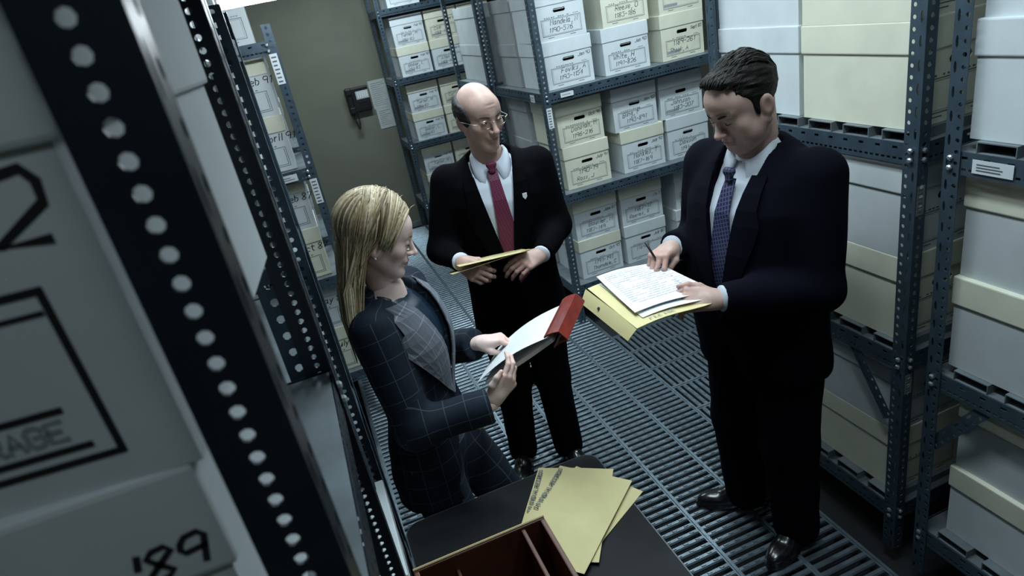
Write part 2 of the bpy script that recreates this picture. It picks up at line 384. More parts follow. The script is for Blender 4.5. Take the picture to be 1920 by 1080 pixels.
# ---------------------------------------------------------------- record boxes
BW, BD, BH = .318, .40, .275
BODY, LID = {}, {}
def body_mesh(m, plain=False):
    """hollow carton body with a hand hole in the front wall"""
    if plain:
        if m+'p' not in BODY:
            q = MB(); q.bbox(-BW/2+.004, BW/2-.004, .004, BD-.006, 0, BH-.004, .003); BODY[m+'p'] = q.mesh('carton_body'); BODY[m+'p'].materials.append(MT[m])
        return BODY[m+'p']
    if m in BODY: return BODY[m]
    mb = MB(); w, h, d, t = BW/2-.004, BH-.004, BD-.006, .004
    hz, hl, hw = BH-.115, .034, .0105
    P = lambda x, z: (x, .004, z)
    bx = [(w, hz), (w, hz+.03), (0, hz+.03), (-w, hz+.03), (-w, hz), (-w, hz-.03), (0, hz-.03), (w, hz-.03)]
    xx = [hl+.006, hl, 0, -hl, -hl-.006, -hl, 0, hl]; zz = [0, hw, hw, hw, 0, -hw, -hw, -hw]
    inn = [(a, hz+b) for a, b in zip(xx, zz)]
    vs = [P(*q) for q in bx]+[P(*q) for q in inn]+[(a, .004+t, b) for a, b in inn]
    fs = [(k, 8+k, 8+(k+1) % 8, (k+1) % 8) for k in range(8)]+[(8+k, 16+k, 16+(k+1) % 8, 8+(k+1) % 8) for k in range(8)]
    mb.add(vs, [tuple(reversed(f)) for f in fs])
    mb.add([P(-w, 0), P(w, 0), P(w, hz-.03), P(0, hz-.03), P(-w, hz-.03)], [(0, 1, 2, 3, 4)])
    mb.add([P(-w, hz+.03), P(0, hz+.03), P(w, hz+.03), P(w, h), P(-w, h)], [(0, 1, 2, 3, 4)])
    mb.add([(-w, .004, 0), (-w, d, 0), (-w, d, h), (-w, .004, h), (w, .004, 0), (w, d, 0), (w, d, h), (w, .004, h)], [(1, 0, 3, 2), (4, 5, 6, 7), (5, 1, 2, 6), (0, 1, 5, 4), (3, 7, 6, 2)])
    BODY[m] = mb.mesh('carton_body'); BODY[m].materials.append(MT[m]); return BODY[m]
def lid_mesh(m):
    if m not in LID:
        mb = MB(); mb.bbox(-BW/2-.001, BW/2+.001, 0, BD, BH-.082, BH, .004)
        LID[m] = mb.mesh('lid'); LID[m].materials.append(MT[m])
    return LID[m]
def record_box(loc, m='white', lidm=None, rz=0, label='', group='record boxes on the shelves', date=None, l1=None, l2=None, flap=False, detail=True, seed=0, big=None, rect=True, order=1, sc=1.0, grey=False, dates=.018, plain=False):
    r = empty('record_box', loc, rz, label, 'box', group); r.scale = (sc, sc, sc)
    b = inst('carton_body', body_mesh(m, plain), m, r, (0, 0, 0)); inst('lid', lid_mesh(lidm or m), m, r, (0, 0, 0))
    rn = random.Random(seed)
    f = lambda x, z: (x, .0034, z)
    if flap:
        fl = MB(); fl.sheet([[(-.034, .009, BH-.112), (.034, .009, BH-.112)], [(-.034, .014, BH-.103), (.034, .014, BH-.103)]], .002)
        inst('hand_hole_flap', fl.mesh('hand_hole_flap'), m, b, (0, 0, 0))
    if detail:
        t = MB()
        if plain:
            for a, c in (((-.03, .024), (.128, .024)), ((.128, .024), (.128, .118)), ((.128, .118), (-.03, .118)), ((-.03, .032), (.12, .032)), ((.12, .032), (.12, .110))): ribbon(t, [a, c], .0026, f)
            for i in range(3): ribbon(t, [(.02+i*.03, .128), (.028+i*.03, .128)], .004, f)
        elif rect:
            for (x0, x1, z0, z1, w) in ((-.122, .128, .028, .118, .0026), (-.114, .120, .034, .112, .0010)):
                for a, c in (((x0, z0), (x1, z0)), ((x1, z0), (x1, z1)), ((x1, z1), (x0, z1)), ((x0, z1), (x0, z0))): ribbon(t, [a, c], w, f)
            for i in range(11):
                x = -.10+i*.0145
                if rn.random() < .8: ribbon(t, [(x, .126), (x+rn.uniform(.003, .008), .126)], .0045, f)
            for i in range(3): ribbon(t, [(.085+i*.012, .128), (.091+i*.012, .128)], .003, f)
            ribbon(t, [(-.09, .017), (-.055, .017)], .003, f); ribbon(t, [(.05, .017), (.085, .017)], .003, f)
        obj('printed_panel', t, 'print', b, world=False)
        if grey:
            g = MB(); ribbon(g, [(-.112, .047), (-.03, .047)], .016, f); obj('printed_band', g, 'printg', b, world=False)
        h = MB(); z1, z2 = (.085, .050)
        if l1: write(h, l1, .027, -.075+rn.uniform(-.02, .02), z1, .0032, f, rnd=rn, slope=rn.uniform(-.02, .08), maxw=.18)
        if l2: write(h, l2, .024, -.095+rn.uniform(-.01, .03), z2-.004, .0030, f, rnd=rn, slope=rn.uniform(-.03, .05), maxw=.18)
        if date: write(h, date, dates, .148, .158, .0028, f, 'r', rnd=rn, slope=.05, maxw=.085)
        if big: write(h, big[0], big[1], big[2], big[3], big[4], f, rnd=rn)
        if h.v: obj('handwriting', h, 'ink', b, world=False)
    return r
G1 = 'record boxes on the shelving behind the two men'
CB = [  # x, shelf, tier, colour, date, line1, line2, flap, grey band, where
 (1.66, 1.546, 0, 'white', 'Jan 93', 'Fowlks, A', '1193-1154', True, False, 'second tier up'),
 (2.05, 1.546, 0, 'white', 'Jun 92', 'White, H', '1191-826', True, False, ''),
 (2.455, 1.546, 0, 'cream', 'Sept 85', '1189-261', 'Shook, A', False, True, ''),
 (1.645, 1.546, 1, 'white', None, 'Mandela, N', '1190-576', True, False, ''),
 (2.07, 1.546, 1, 'cream', None, 'Reese, O', '1183-186', False, False, ''),
 (2.46, 1.546, 1, 'cream', None, None, None, False, True, ''),
 (1.675, .911, 1, 'cream', 'Oct 96', 'Donovan, M', '1196-216', False, False, ''),
 (2.065, .911, 1, 'white', 'Jan 92', 'Bing, F', '1193-891', True, False, ''),
 (2.41, .911, 1, 'white', None, 'Johnson', '1183-207', False, True, ''),
 (1.685, .911, 0, 'cream', 'July 91', '1190-19', 'Ross, J', False, False, ''),
 (2.095, .911, 0, 'white', 'July 92', 'Morales, T', '1187-169', False, False, ''),
 (2.44, .911, 0, 'white', None, 'Dawson', '1191-10', True, False, ''),
 (1.69, .276, 1, 'white', 'June 87', 'Bouvier, M', '1187-149', False, False, ''),
 (2.035, .276, 1, 'white', 'No 7', '1187-17', 'Reeves, S', False, False, ''),
 (2.46, .276, 1, 'white', None, None, None, False, True, ''),
 (1.69, .276, 0, 'white', 'Oct 95', '1191-191', 'Thorndale, C', False, False, ''),
 (2.04, .276, 0, 'white', 'July 80', 'Novak', None, False, False, ''),
 (2.45, .276, 0, 'white', None, None, None, False, False, '')]
TIER = {(1.546, 1): 'topmost tier', (1.546, 0): 'second tier down', (.911, 1): 'third tier down', (.911, 0): 'fourth tier down', (.276, 1): 'fifth tier down', (.276, 0): 'lowest tier'}
CX = lambda x: 'left column' if x < 1.8 else 'middle column' if x < 2.25 else 'right column'
for i, (x, z, t, m, dt, a, b_, fl, gb, wh) in enumerate(CB):
    nm = f'handwritten {a}, ' if a else ''
    lm = 'cream' if i in (6, 9, 10, 12, 13, 15) else None
    record_box((x, 3.785+(i % 3)*.004, z+t*BH), m, lm, random.Random(i).uniform(-.025, .025), f"{m} record box {nm}{CX(x)}, {TIER[(z, t)]} behind the men", G1, dt, a, b_, fl, True, i, grey=gb)
# second row of boxes in depth, whose long sides show on the aisle
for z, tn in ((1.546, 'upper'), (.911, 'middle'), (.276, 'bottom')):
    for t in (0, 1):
        record_box((1.648, 4.215, z+t*BH), 'shadegrey', label=f"grey box side, second in depth, {'top' if t else 'lower'} tier of the {tn} shelf by the balding man", group=G1, detail=False)
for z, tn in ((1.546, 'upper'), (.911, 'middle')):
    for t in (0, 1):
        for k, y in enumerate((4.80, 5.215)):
            record_box((1.648+.01*k, y, z+t*BH), 'shadegrey', label=f"shaded box behind the balding man, {'nearer' if k == 0 else 'farther'}, {'top' if t else 'lower'} tier, {tn} shelf", group='boxes behind the balding man', detail=False)
# end shelving
GE = 'record boxes on the end shelving by the telephone'
n = 100
for z, tn in ((1.60, 'top'), (.985, 'middle'), (.37, 'bottom')):
    for t in (0, 1):
        for k, x in enumerate((1.285, 1.615, 1.94)):
            n += 1; rn = random.Random(n)
            m = ['white', 'cream', 'cream'][k] if z > 1.5 else ['white', 'cream', 'white'][k]
            if t == 0 and z > 1.5: m = 'white'
            record_box((x, 6.50, z+t*.268), m, 'cream' if z < 1.5 or t == 0 else None, 0, f"{m} box on the end shelving, {['left', 'middle', 'right'][k]} column, {'upper' if t else 'lower'} tier of the {tn} shelf", GE,
                       ['Feb 90', 'Mar 88', 'May 92'][k], ['Turner, H', 'Cole', 'Hart'][k] if t else ['Baker, L', 'Allen', 'Reed'][k], ['1191-82', '1188-40', '1192-11'][k], flap=(k == 0 and t == 1), detail=k < 2, seed=n, grey=True, sc=.975)
record_box((1.30, 6.50, 2.216), 'white', label='white record box on the highest shelf by the end wall', group=GE, seed=140, sc=.975)
# right-hand shelving: long sides face the aisle
GR = 'record boxes on the right-hand shelving'
def rbox(x, y, z, m, label, lidm=None, detail=False, seed=0, sc=1.06, rz=0, **k):
    return record_box((x, y, z), m, lidm, rz, label, GR, detail=detail, seed=seed, sc=sc, **k)
RX = STEELX+.02+BW*1.06/2
HB = BH*1.06
for z, tn in ((1.55, 'upper'), (.865, 'middle'), (.23, 'bottom')):
    for t in (0, 1):
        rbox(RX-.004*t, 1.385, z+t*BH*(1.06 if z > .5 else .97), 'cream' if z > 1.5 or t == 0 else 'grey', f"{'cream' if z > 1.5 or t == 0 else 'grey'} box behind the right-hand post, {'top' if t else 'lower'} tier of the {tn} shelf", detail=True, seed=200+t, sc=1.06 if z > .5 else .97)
        if z < .5 and t == 0: rbox(RX+.01, 1.825, z, 'grey', 'grey record box low behind the legs of the man in navy', sc=.97)
        elif z > .5: rbox(RX+.005, 1.825, z+t*HB, 'white' if z > 1.5 else 'grey', f"{'white' if z > 1.5 else 'grey'} record box behind the man in navy, {'top' if t else 'lower'} box of the {tn} shelf")
rbox(RX+.01, 1.825, .23+BH*.97, 'grey', 'grey record box behind the knees of the man in navy', sc=.97)
for z, tn in ((1.55, 'upper'), (.865, 'middle'), (.23, 'bottom')):
    for t in (0, 1):
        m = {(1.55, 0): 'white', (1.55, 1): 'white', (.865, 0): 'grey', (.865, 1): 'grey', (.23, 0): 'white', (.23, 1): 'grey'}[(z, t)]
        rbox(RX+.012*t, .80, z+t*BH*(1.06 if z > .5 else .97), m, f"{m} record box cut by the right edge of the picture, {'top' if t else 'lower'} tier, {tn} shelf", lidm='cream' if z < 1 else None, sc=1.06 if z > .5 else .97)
# left row
GLb = 'record boxes in the left row'
lowb = record_box((-.276, .375, 1.611), 'white', None, .0, 'white record box at the lower left corner, partly under another, marked 89', GLb, detail=False, sc=1.0)
topb = record_box((-.263, .386, 1.611+BH), 'white', None, math.radians(-5.7), 'large white record box at the left edge marked 82 with a printed storage panel', GLb, detail=False, sc=1.0)
ff = lambda x, z: (x, .0034, z); fl_ = lambda x, z: (x, -.0008, z)
h = MB(); write(h, '82', .036, .143, .148, .0055, ff, 'r', random.Random(5)); obj('handwriting', h, 'ink', topb.children[0], world=False)
h = MB(); write(h, "'89", .022, .150, .201, .0042, fl_, 'r', random.Random(6), slope=.1); obj('handwriting', h, 'ink', lowb.children[1], world=False)
t = MB()
for a, c, w in (((-.13, .022), (.118, .022), .0045), ((.118, .022), (.118, .124), .0045), ((.118, .124), (-.13, .124), .0045), ((-.13, .112), (.114, .112), .003), ((-.13, .056), (.098, .056), .0042), ((-.13, .031), (.104, .031), .0042)): ribbon(t, [a, c], w, ff)
obj('printed_panel', t, 'ink', topb.children[0], world=False)
t = MB(); write(t, 'STORAGE', .012, .098, .038, .0032, ff, 'r', slant=0); obj('printed_lettering', t, 'printg', topb.children[0], world=False)
GF = 'boxes in the far left shelving'
for z, t, nm, lm in ((1.521, 1, 'Feb 91', 'cream'), (1.521, 0, 'April 91', 'cream'), (.931, 1, 'Feb 87', 'cream'), (.931, 0, 'Oct 87', 'cream'), (.341, 1, 'May 88', None), (.341, 0, 'July 88', 'cream')):
    WH = ('upper' if t else 'lower')+' tier of the '+('top' if z > 1.4 else 'middle' if z > .8 else 'bottom')+' shelf'
    lbl = f"{'cream' if lm else 'white'} lidded box dated {nm}, {WH}, far left"
    record_box((-.185, 3.50, z+t*BH), 'white' if t or z > 1 else 'cream', lm, 0, lbl, GF, detail=True, plain=True, big=(nm, .032, .035, .152, .0045), seed=int(z*100)+t)
    record_box((-.52, 3.50, z+t*BH), 'cream', None, 0, f"cream box mostly hidden by a post, {WH}, far left", GF, detail=False)
    record_box((-.175, 4.29, z+t*BH), 'white', None, 0, f"sliver of a white box in the last left shelving, {WH}", GF, detail=False)
record_box((-.19, 3.50, 2.131), 'grey', None, 0, 'grey record box on top of the far left shelving under the light', GF, detail=True, seed=350)
# more cartons in the left row, seen past the foreground post
record_box((-.275, 1.905, .881+.0), 'white', None, 0, 'white record box standing in the left row behind the perforated post', GLb, detail=True, seed=401)
record_box((-.275, 1.905, 1.531), 'white', None, 0, 'white record box on the upper shelf of the left row behind the perforated post', GLb, detail=True, seed=402)
record_box((-.275, 1.905, 1.531+BH), 'white', None, 0, 'white record box at the top of the left row behind the perforated post', GLb, detail=True, seed=403)
record_box((-.275, 1.905, .11), 'grey', None, 0, 'grey record box on the bottom shelf of the left row by the woman', GLb, detail=True, seed=404)
# ---------------------------------------------------------------- fluorescent strip light
lt = empty('strip_light', (.5, 3.02, 2.31), 0, 'lit fluorescent strip light hanging across the aisle at the top left', 'light')
m = MB(); m.tube([(-.12, 3.02, 2.285), (1.12, 3.02, 2.285)], .019, 10); obj('tube', m, 'tube', lt, smooth=True)
m = MB(); m.bbox(-.17, 1.17, 2.975, 3.065, 2.315, 2.37, .008); obj('housing', m, 'enamel', lt)
for x in (-.15, 1.15):
    m = MB(); m.bbox(x-.018, x+.018, 2.995, 3.045, 2.262, 2.318, .004); obj('lamp_holder', m, 'enamel', lt)
for x in (.1, .9):
    m = MB(); m.tube([(x, 3.02, 2.365), (x, 3.02, CEIL)], .004, 6); obj('hanger_rod', m, 'edge', lt)
# ---------------------------------------------------------------- telephone and notices on the end wall
ph = empty('wall_telephone', (.72, 7.05, 1.32), 0, 'black wall telephone with a coiled cord on the tan end wall', 'telephone')
m = MB(); m.bbox(.60, .835, 6.985, 7.05, 1.335, 1.575, .012); obj('base', m, 'black', ph)
m = MB(); m.bbox(.605, .66, 6.945, 6.99, 1.325, 1.585, .012); m.bbox(.603, .662, 6.93, 6.955, 1.335, 1.395, .008); m.bbox(.603, .662, 6.93, 6.955, 1.515, 1.575, .008); obj('handset', m, 'black', ph)
m = MB(); m.bbox(.70, .83, 6.981, 6.987, 1.455, 1.535, .002); kp = obj('key_strip', m, 'wallpaper', ph)
for i in range(5):
    m = MB(); x = .715+i*.022; m.bbox(x, x+.014, 6.978, 6.982, 1.465, 1.525, .001); obj('key', m, 'sticker', kp)
m = MB()
for r in range(3):
    for c in range(4): m.bbox(.71+c*.028, .73+c*.028, 6.978, 6.987, 1.36+r*.028, 1.378+r*.028, .001)
obj('keypad', m, 'black', ph)
pts = []
for i in range(161):
    t = i/160; a = t*2*math.pi*26; q = math.pi*t
    cx = .63+.045*t*1.0+.0*math.sin(q); cz = 1.335-.165*math.sin(q)**.8
    pts.append((cx+.006*math.cos(a), 6.975+.006*math.sin(a), cz))
m = MB(); m.tube(pts, .0042, 5); obj('cord', m, 'black', ph, smooth=True)
for nm, (x0, x1, z0, z1), tilt, lb in (('notice', (.855, 1.045, 1.315, 1.60), 0, 'pale typed notice pinned beside the wall telephone'), ('notice', (.87, 1.03, 1.11, 1.318), 0, 'smaller pale notice pinned below the larger one by the telephone')):
    m = MB(); m.sheet([[(x0, 7.046, z0), (x0, 7.046, z1)], [((x0+x1)/2, 7.044, z0), ((x0+x1)/2, 7.046, z1)], [(x1, 7.045, z0), (x1, 7.046, z1)]], .001)
    nt_ = tag(obj(nm, m, 'wallpaper'), lb, 'notice', 'notices by the telephone'); recenter(nt_)
    t = MB(); rn = random.Random(int(z0*50))
    for i in range(int((z1-z0)/.02)-2):
        ribbon(t, [(x0+.02, z1-.03-i*.02), (x1-.02-rn.random()*.06, z1-.03-i*.02)], .003, lambda a, b: (a, 7.0425, b))
    obj('typed_lines', t, 'printg', nt_)
# ---------------------------------------------------------------- table in the foreground and what lies on it
TZ = .75
tb = empty('work_table', (.26, 1.0, 0), 0, 'black-topped work table in the foreground behind which the woman stands', 'table')
def roundrect(x0, x1, y0, y1, r, n=6):
    out = []
    for cx, cy, a0 in ((x1-r, y1-r, 0), (x0+r, y1-r, 90), (x0+r, y0+r, 180), (x1-r, y0+r, 270)):
        for k in range(n+1):
            a = math.radians(a0+90*k/n); out.append((cx+r*math.cos(a), cy+r*math.sin(a)))
    return out
def slab(mb, poly, z0, z1):
    n = len(poly); mb.add([(*p, z0) for p in poly]+[(*p, z1) for p in poly], [tuple(reversed(range(n))), tuple(range(n, 2*n))]+[(i, (i+1) % n, n+(i+1) % n, n+i) for i in range(n)])
m = MB(); slab(m, roundrect(-.045, .575, .35, 1.585, .045), TZ-.028, TZ); obj('tabletop', m, 'blackboard', tb)
rr = roundrect(-.047, .577, .348, 1.587, .046); m = MB(); m.tube([(*p, TZ-.004) for p in rr+rr[:1]], .003, 6); obj('metal_edging', m, 'edge', tb)
for x in (-.01, .54):
    for y in (.40, 1.53):
        m = MB(); m.bbox(x-.018, x+.018, y-.018, y+.018, 0.003, TZ-.028, .004); obj('leg', m, 'steeld', tb)
m = MB(); m.bbox(-.02, .55, .38, 1.55, TZ-.075, TZ-.028, .004); obj('apron', m, 'steeld', tb)
# brown file case standing open on the table
bc = empty('file_case', (.11, 1.03, TZ), 0, 'open brown leatherboard file case standing on the black table', 'file case')
ZT = .985
def wallp(nm, x0, x1, y0, y1, z0, z1, mm): q = MB(); q.bbox(x0, x1, y0, y1, z0, z1, .003); return obj(nm, q, mm, bc)
wallp('back_wall', -.046, .275, 1.155, 1.167, TZ, ZT, 'brown'); wallp('front_wall', -.046, .275, .87, .882, TZ, ZT, 'brown')
wallp('side_wall', -.046, -.034, .882, 1.155, TZ, ZT, 'brown'); wallp('side_wall', .263, .275, .882, 1.155, TZ, ZT, 'brown')
wallp('bottom', -.04, .265, .88, 1.157, TZ, TZ+.008, 'brown'); wallp('divider', .213, .223, .882, 1.155, TZ+.01, ZT-.006, 'brown'); wallp('divider', .045, .053, .882, 1.155, TZ+.01, ZT-.04, 'brown')
m = MB(); m.tube([(-.046, 1.161, ZT+.002), (.275, 1.161, ZT+.002)], .003, 6); obj('rim', m, 'manilad', bc)
# folders on the table
def folder_sheet(cx, cy, z, ang, w, l, mm, label, text=None, tilt=0, pts=None):
    m = MB(); ca, sa = math.cos(ang), math.sin(ang)
    def P(u, v, dz=0): return (cx+u*ca-v*sa, cy+u*sa+v*ca, z+dz+tilt*u)
    n = 8
    m.sheet([[P(-w/2+w*i/n, -l/2+l*j/n, .0012*math.sin(i*.9+j*.5)+.002) for j in range(n+1)] for i in range(n+1)], .0016)
    o = tag(obj('folder', m, mm), label, 'folder', 'manila folders on the black table'); recenter(o)
    if text:
        t = MB(); write(t, text, .013, l/2-.015, w/2-.020, .0028, lambda a, b: P(-b, a, .0085), align='r', slant=0, maxw=l*.5); obj('printed_lettering', t, 'print', o)
    return o
folder_sheet(.415, 1.36, TZ+.000, math.radians(-60), .235, .34, 'manila', 'lowest cream folder on the table, showing only at the edges')
folder_sheet(.395, 1.385, TZ+.006, math.radians(-34), .235, .355, 'manila', 'cream folder second in the pile, its lettering showing at the left edge', 'DIVISIONAL RECORDS')
folder_sheet(.400, 1.358, TZ+.012, math.radians(-49), .235, .355, 'manila', 'topmost cream folder fanned on the black table beside the brown case', 'DIVISIONAL RECORDS')
# white flat cartons low at the left of the table
wb = record_box((-.224, 1.27, .602), 'white', None, 0, 'white carton lid beside the left end of the black table', GLb, detail=False)
# ---------------------------------------------------------------- smooth solids: distance fields meshed with surface nets
F32 = np.float32
class Field:
    def __init__(s, lo, hi, h):
        s.lo = np.array(lo, F32); s.h = h; s.n = [int(math.ceil((hi[i]-lo[i])/h))+1 for i in range(3)]
        ax = [s.lo[i]+h*np.arange(s.n[i], dtype=F32) for i in range(3)]
        s.X, s.Y, s.Z = np.meshgrid(*ax, indexing='ij'); s.d = np.full(s.n, 9., F32)
def rcone(G, a, b, ra, rb):
    a = np.array(a, F32); b = np.array(b, F32); ba = b-a; L = float(ba@ba) or 1e-9
    px, py, pz = G.X-a[0], G.Y-a[1], G.Z-a[2]
    t = np.clip((px*ba[0]+py*ba[1]+pz*ba[2])/L, 0, 1)
    return np.sqrt((px-ba[0]*t)**2+(py-ba[1]*t)**2+(pz-ba[2]*t)**2)-(ra+(rb-ra)*t)
def ellip(G, c, r, A=None):
    px, py, pz = G.X-F32(c[0]), G.Y-F32(c[1]), G.Z-F32(c[2])
    if A is not None:
        A = np.array(A, F32); px, py, pz = (px*A[0][0]+py*A[0][1]+pz*A[0][2], px*A[1][0]+py*A[1][1]+pz*A[1][2], px*A[2][0]+py*A[2][1]+pz*A[2][2])
    r = [F32(q) for q in r]
    k0 = np.sqrt((px/r[0])**2+(py/r[1])**2+(pz/r[2])**2); k1 = np.sqrt((px/r[0]**2)**2+(py/r[1]**2)**2+(pz/r[2]**2)**2)+1e-6
    return k0*(k0-1)/k1
def smin(a, b, k):
    if k <= 0: return np.minimum(a, b)
    h = np.clip(.5+.5*(b-a)/k, 0, 1); return b+(a-b)*h-k*h*(1-h)
def smax(a, b, k): return -smin(-a, -b, k)
def nets(G, d):
    """surface nets: vertices and quads of the zero set of d on grid G"""
    nx, ny, nz = d.shape; neg = d < 0
    c = [(i, j, k) for i in (0, 1) for j in (0, 1) for k in (0, 1)]
    sub = lambda A, o: A[o[0]:nx-1+o[0], o[1]:ny-1+o[1], o[2]:nz-1+o[2]]
    cnt = sum(sub(neg, o).astype(np.int8) for o in c); act = (cnt > 0) & (cnt < 8)
    idx = -np.ones(act.shape, np.int64); I = np.argwhere(act); idx[act] = np.arange(len(I))
    P = np.zeros((len(I), 3), np.float64); Wt = np.zeros(len(I))
    D = {o: d[I[:, 0]+o[0], I[:, 1]+o[1], I[:, 2]+o[2]].astype(np.float64) for o in c}
    for a in c:
        for ax in range(3):
            if a[ax]: continue
            b = list(a); b[ax] = 1; b = tuple(b); da, db = D[a], D[b]; m = (da < 0) != (db < 0)
            t = np.where(m, da/np.where(m, da-db, 1), 0)
            q = np.tile(np.array(a, float), (len(I), 1)); q[:, ax] += t; P[m] += q[m]; Wt[m] += 1
    P = (I+P/np.maximum(Wt, 1)[:, None])*G.h+G.lo
    quads = []
    for ax in range(3):
        sl0 = [slice(None)]*3; sl1 = [slice(None)]*3; sl0[ax] = slice(0, -1); sl1[ax] = slice(1, None)
        s0 = neg[tuple(sl0)]; s1 = neg[tuple(sl1)]; u, v = [(1, 2), (2, 0), (0, 1)][ax]
        E = np.argwhere(s0 != s1); E = E[(E[:, u] > 0) & (E[:, v] > 0) & (E[:, u] < d.shape[u]-1) & (E[:, v] < d.shape[v]-1)]
        def cell(du, dv):
            q = E.copy(); q[:, u] += du; q[:, v] += dv; return idx[q[:, 0], q[:, 1], q[:, 2]]
        a, b, c2, d2 = cell(-1, -1), cell(0, -1), cell(0, 0), cell(-1, 0)
        fl = s0[E[:, 0], E[:, 1], E[:, 2]]
        Q = np.where(fl[:, None], np.stack([a, b, c2, d2], 1), np.stack([d2, c2, b, a], 1)); quads.append(Q[(Q >= 0).all(1)])
    return P, np.concatenate(quads)
def relax(P, Q, it=2, lam=.5):
    n = len(P); e = np.concatenate([Q[:, [0, 1]], Q[:, [1, 2]], Q[:, [2, 3]], Q[:, [3, 0]]]); e = np.concatenate([e, e[:, ::-1]])
    deg = np.maximum(np.bincount(e[:, 0], minlength=n), 1)[:, None]
    for _ in range(it):
        S = np.stack([np.bincount(e[:, 0], weights=P[e[:, 1], k], minlength=n) for k in range(3)], 1); P = P+lam*(S/deg-P)
    return P
def np_mesh(name, P, Q, smooth=True, colors=None, attrs=None):
    me = bpy.data.meshes.new(name); me.vertices.add(len(P)); me.vertices.foreach_set('co', np.asarray(P, F32).ravel())
    me.loops.add(Q.size); me.loops.foreach_set('vertex_index', Q.astype(np.int32).ravel()); me.polygons.add(len(Q))
    me.polygons.foreach_set('loop_start', np.arange(0, Q.size, Q.shape[1], dtype=np.int32)); me.polygons.foreach_set('loop_total', np.full(len(Q), Q.shape[1], np.int32))
    me.polygons.foreach_set('use_smooth', np.full(len(Q), smooth)); me.update(); me.validate()
    if colors is not None:
        a = me.color_attributes.new('tint', 'FLOAT_COLOR', 'POINT'); a.data.foreach_set('color', np.concatenate([colors, np.ones((len(P), 1))], 1).astype(F32).ravel())
    if attrs is not None:
        a = me.attributes.new('cloth', 'FLOAT_VECTOR', 'POINT'); a.data.foreach_set('vector', np.asarray(attrs, F32).ravel())
    return me
def wob(G, s, seed=0):
    r = np.random.RandomState(seed); o = 0
    for i in range(5):
        k = r.normal(size=3); k = k/np.linalg.norm(k)*s*(1+i*.45); o = o+np.sin(k[0]*G.X+k[1]*G.Y+k[2]*G.Z+r.uniform(0, 6))/(1+i*.5)
    return (o/2.5).astype(F32)
class Frame:
    """origin o with axes: left, forward, up"""
    def __init__(s, o, f, u=(0, 0, 1)):
        f = np.array(f, float); f /= np.linalg.norm(f); u = np.array(u, float); l = np.cross(u, f); l /= np.linalg.norm(l); u = np.cross(f, l)
        s.o = np.array(o, float); s.A = np.array([l, f, u])
    def w(s, l, f, u): return s.o+s.A[0]*l+s.A[1]*f+s.A[2]*u
    def loc(s, P): return (np.asarray(P)-s.o)@s.A.T
    def grid(s, G):
        x, y, z = G.X-F32(s.o[0]), G.Y-F32(s.o[1]), G.Z-F32(s.o[2]); A = s.A.astype(F32)
        return [x*A[i][0]+y*A[i][1]+z*A[i][2] for i in range(3)]
class LG_:                               # a grid seen in local coordinates
    def __init__(s, fr, G): s.X, s.Y, s.Z = fr.grid(G)
def loft(L, zs, rx, ry, cy, e=2.3, inset=0):
    """stacked super-ellipses: zs rising; half widths rx, ry; forward offset cy"""
    z = L.Z; zc = np.clip(z, zs[0], zs[-1])
    RX = np.interp(zc, zs, rx).astype(F32)-inset; RY = np.interp(zc, zs, ry).astype(F32)-inset; CY = np.interp(zc, zs, cy).astype(F32)
    q = ((np.abs(L.X)/RX)**e+(np.abs(L.Y-CY)/RY)**e)**(1/e); d = (q-1)*np.minimum(RX, RY)
    return np.maximum(d, np.maximum(z-(zs[-1]-inset*0), zs[0]-z))
def front(sec, u, z, off=0, e=2.3):
    zs, rx, ry, cy = sec; RX, RY, CY = np.interp(z, zs, rx), np.interp(z, zs, ry), np.interp(z, zs, cy)
    t = min(abs(u)/(RX+off), .985); return CY+(RY+off)*(1-t**e)**(1/e)
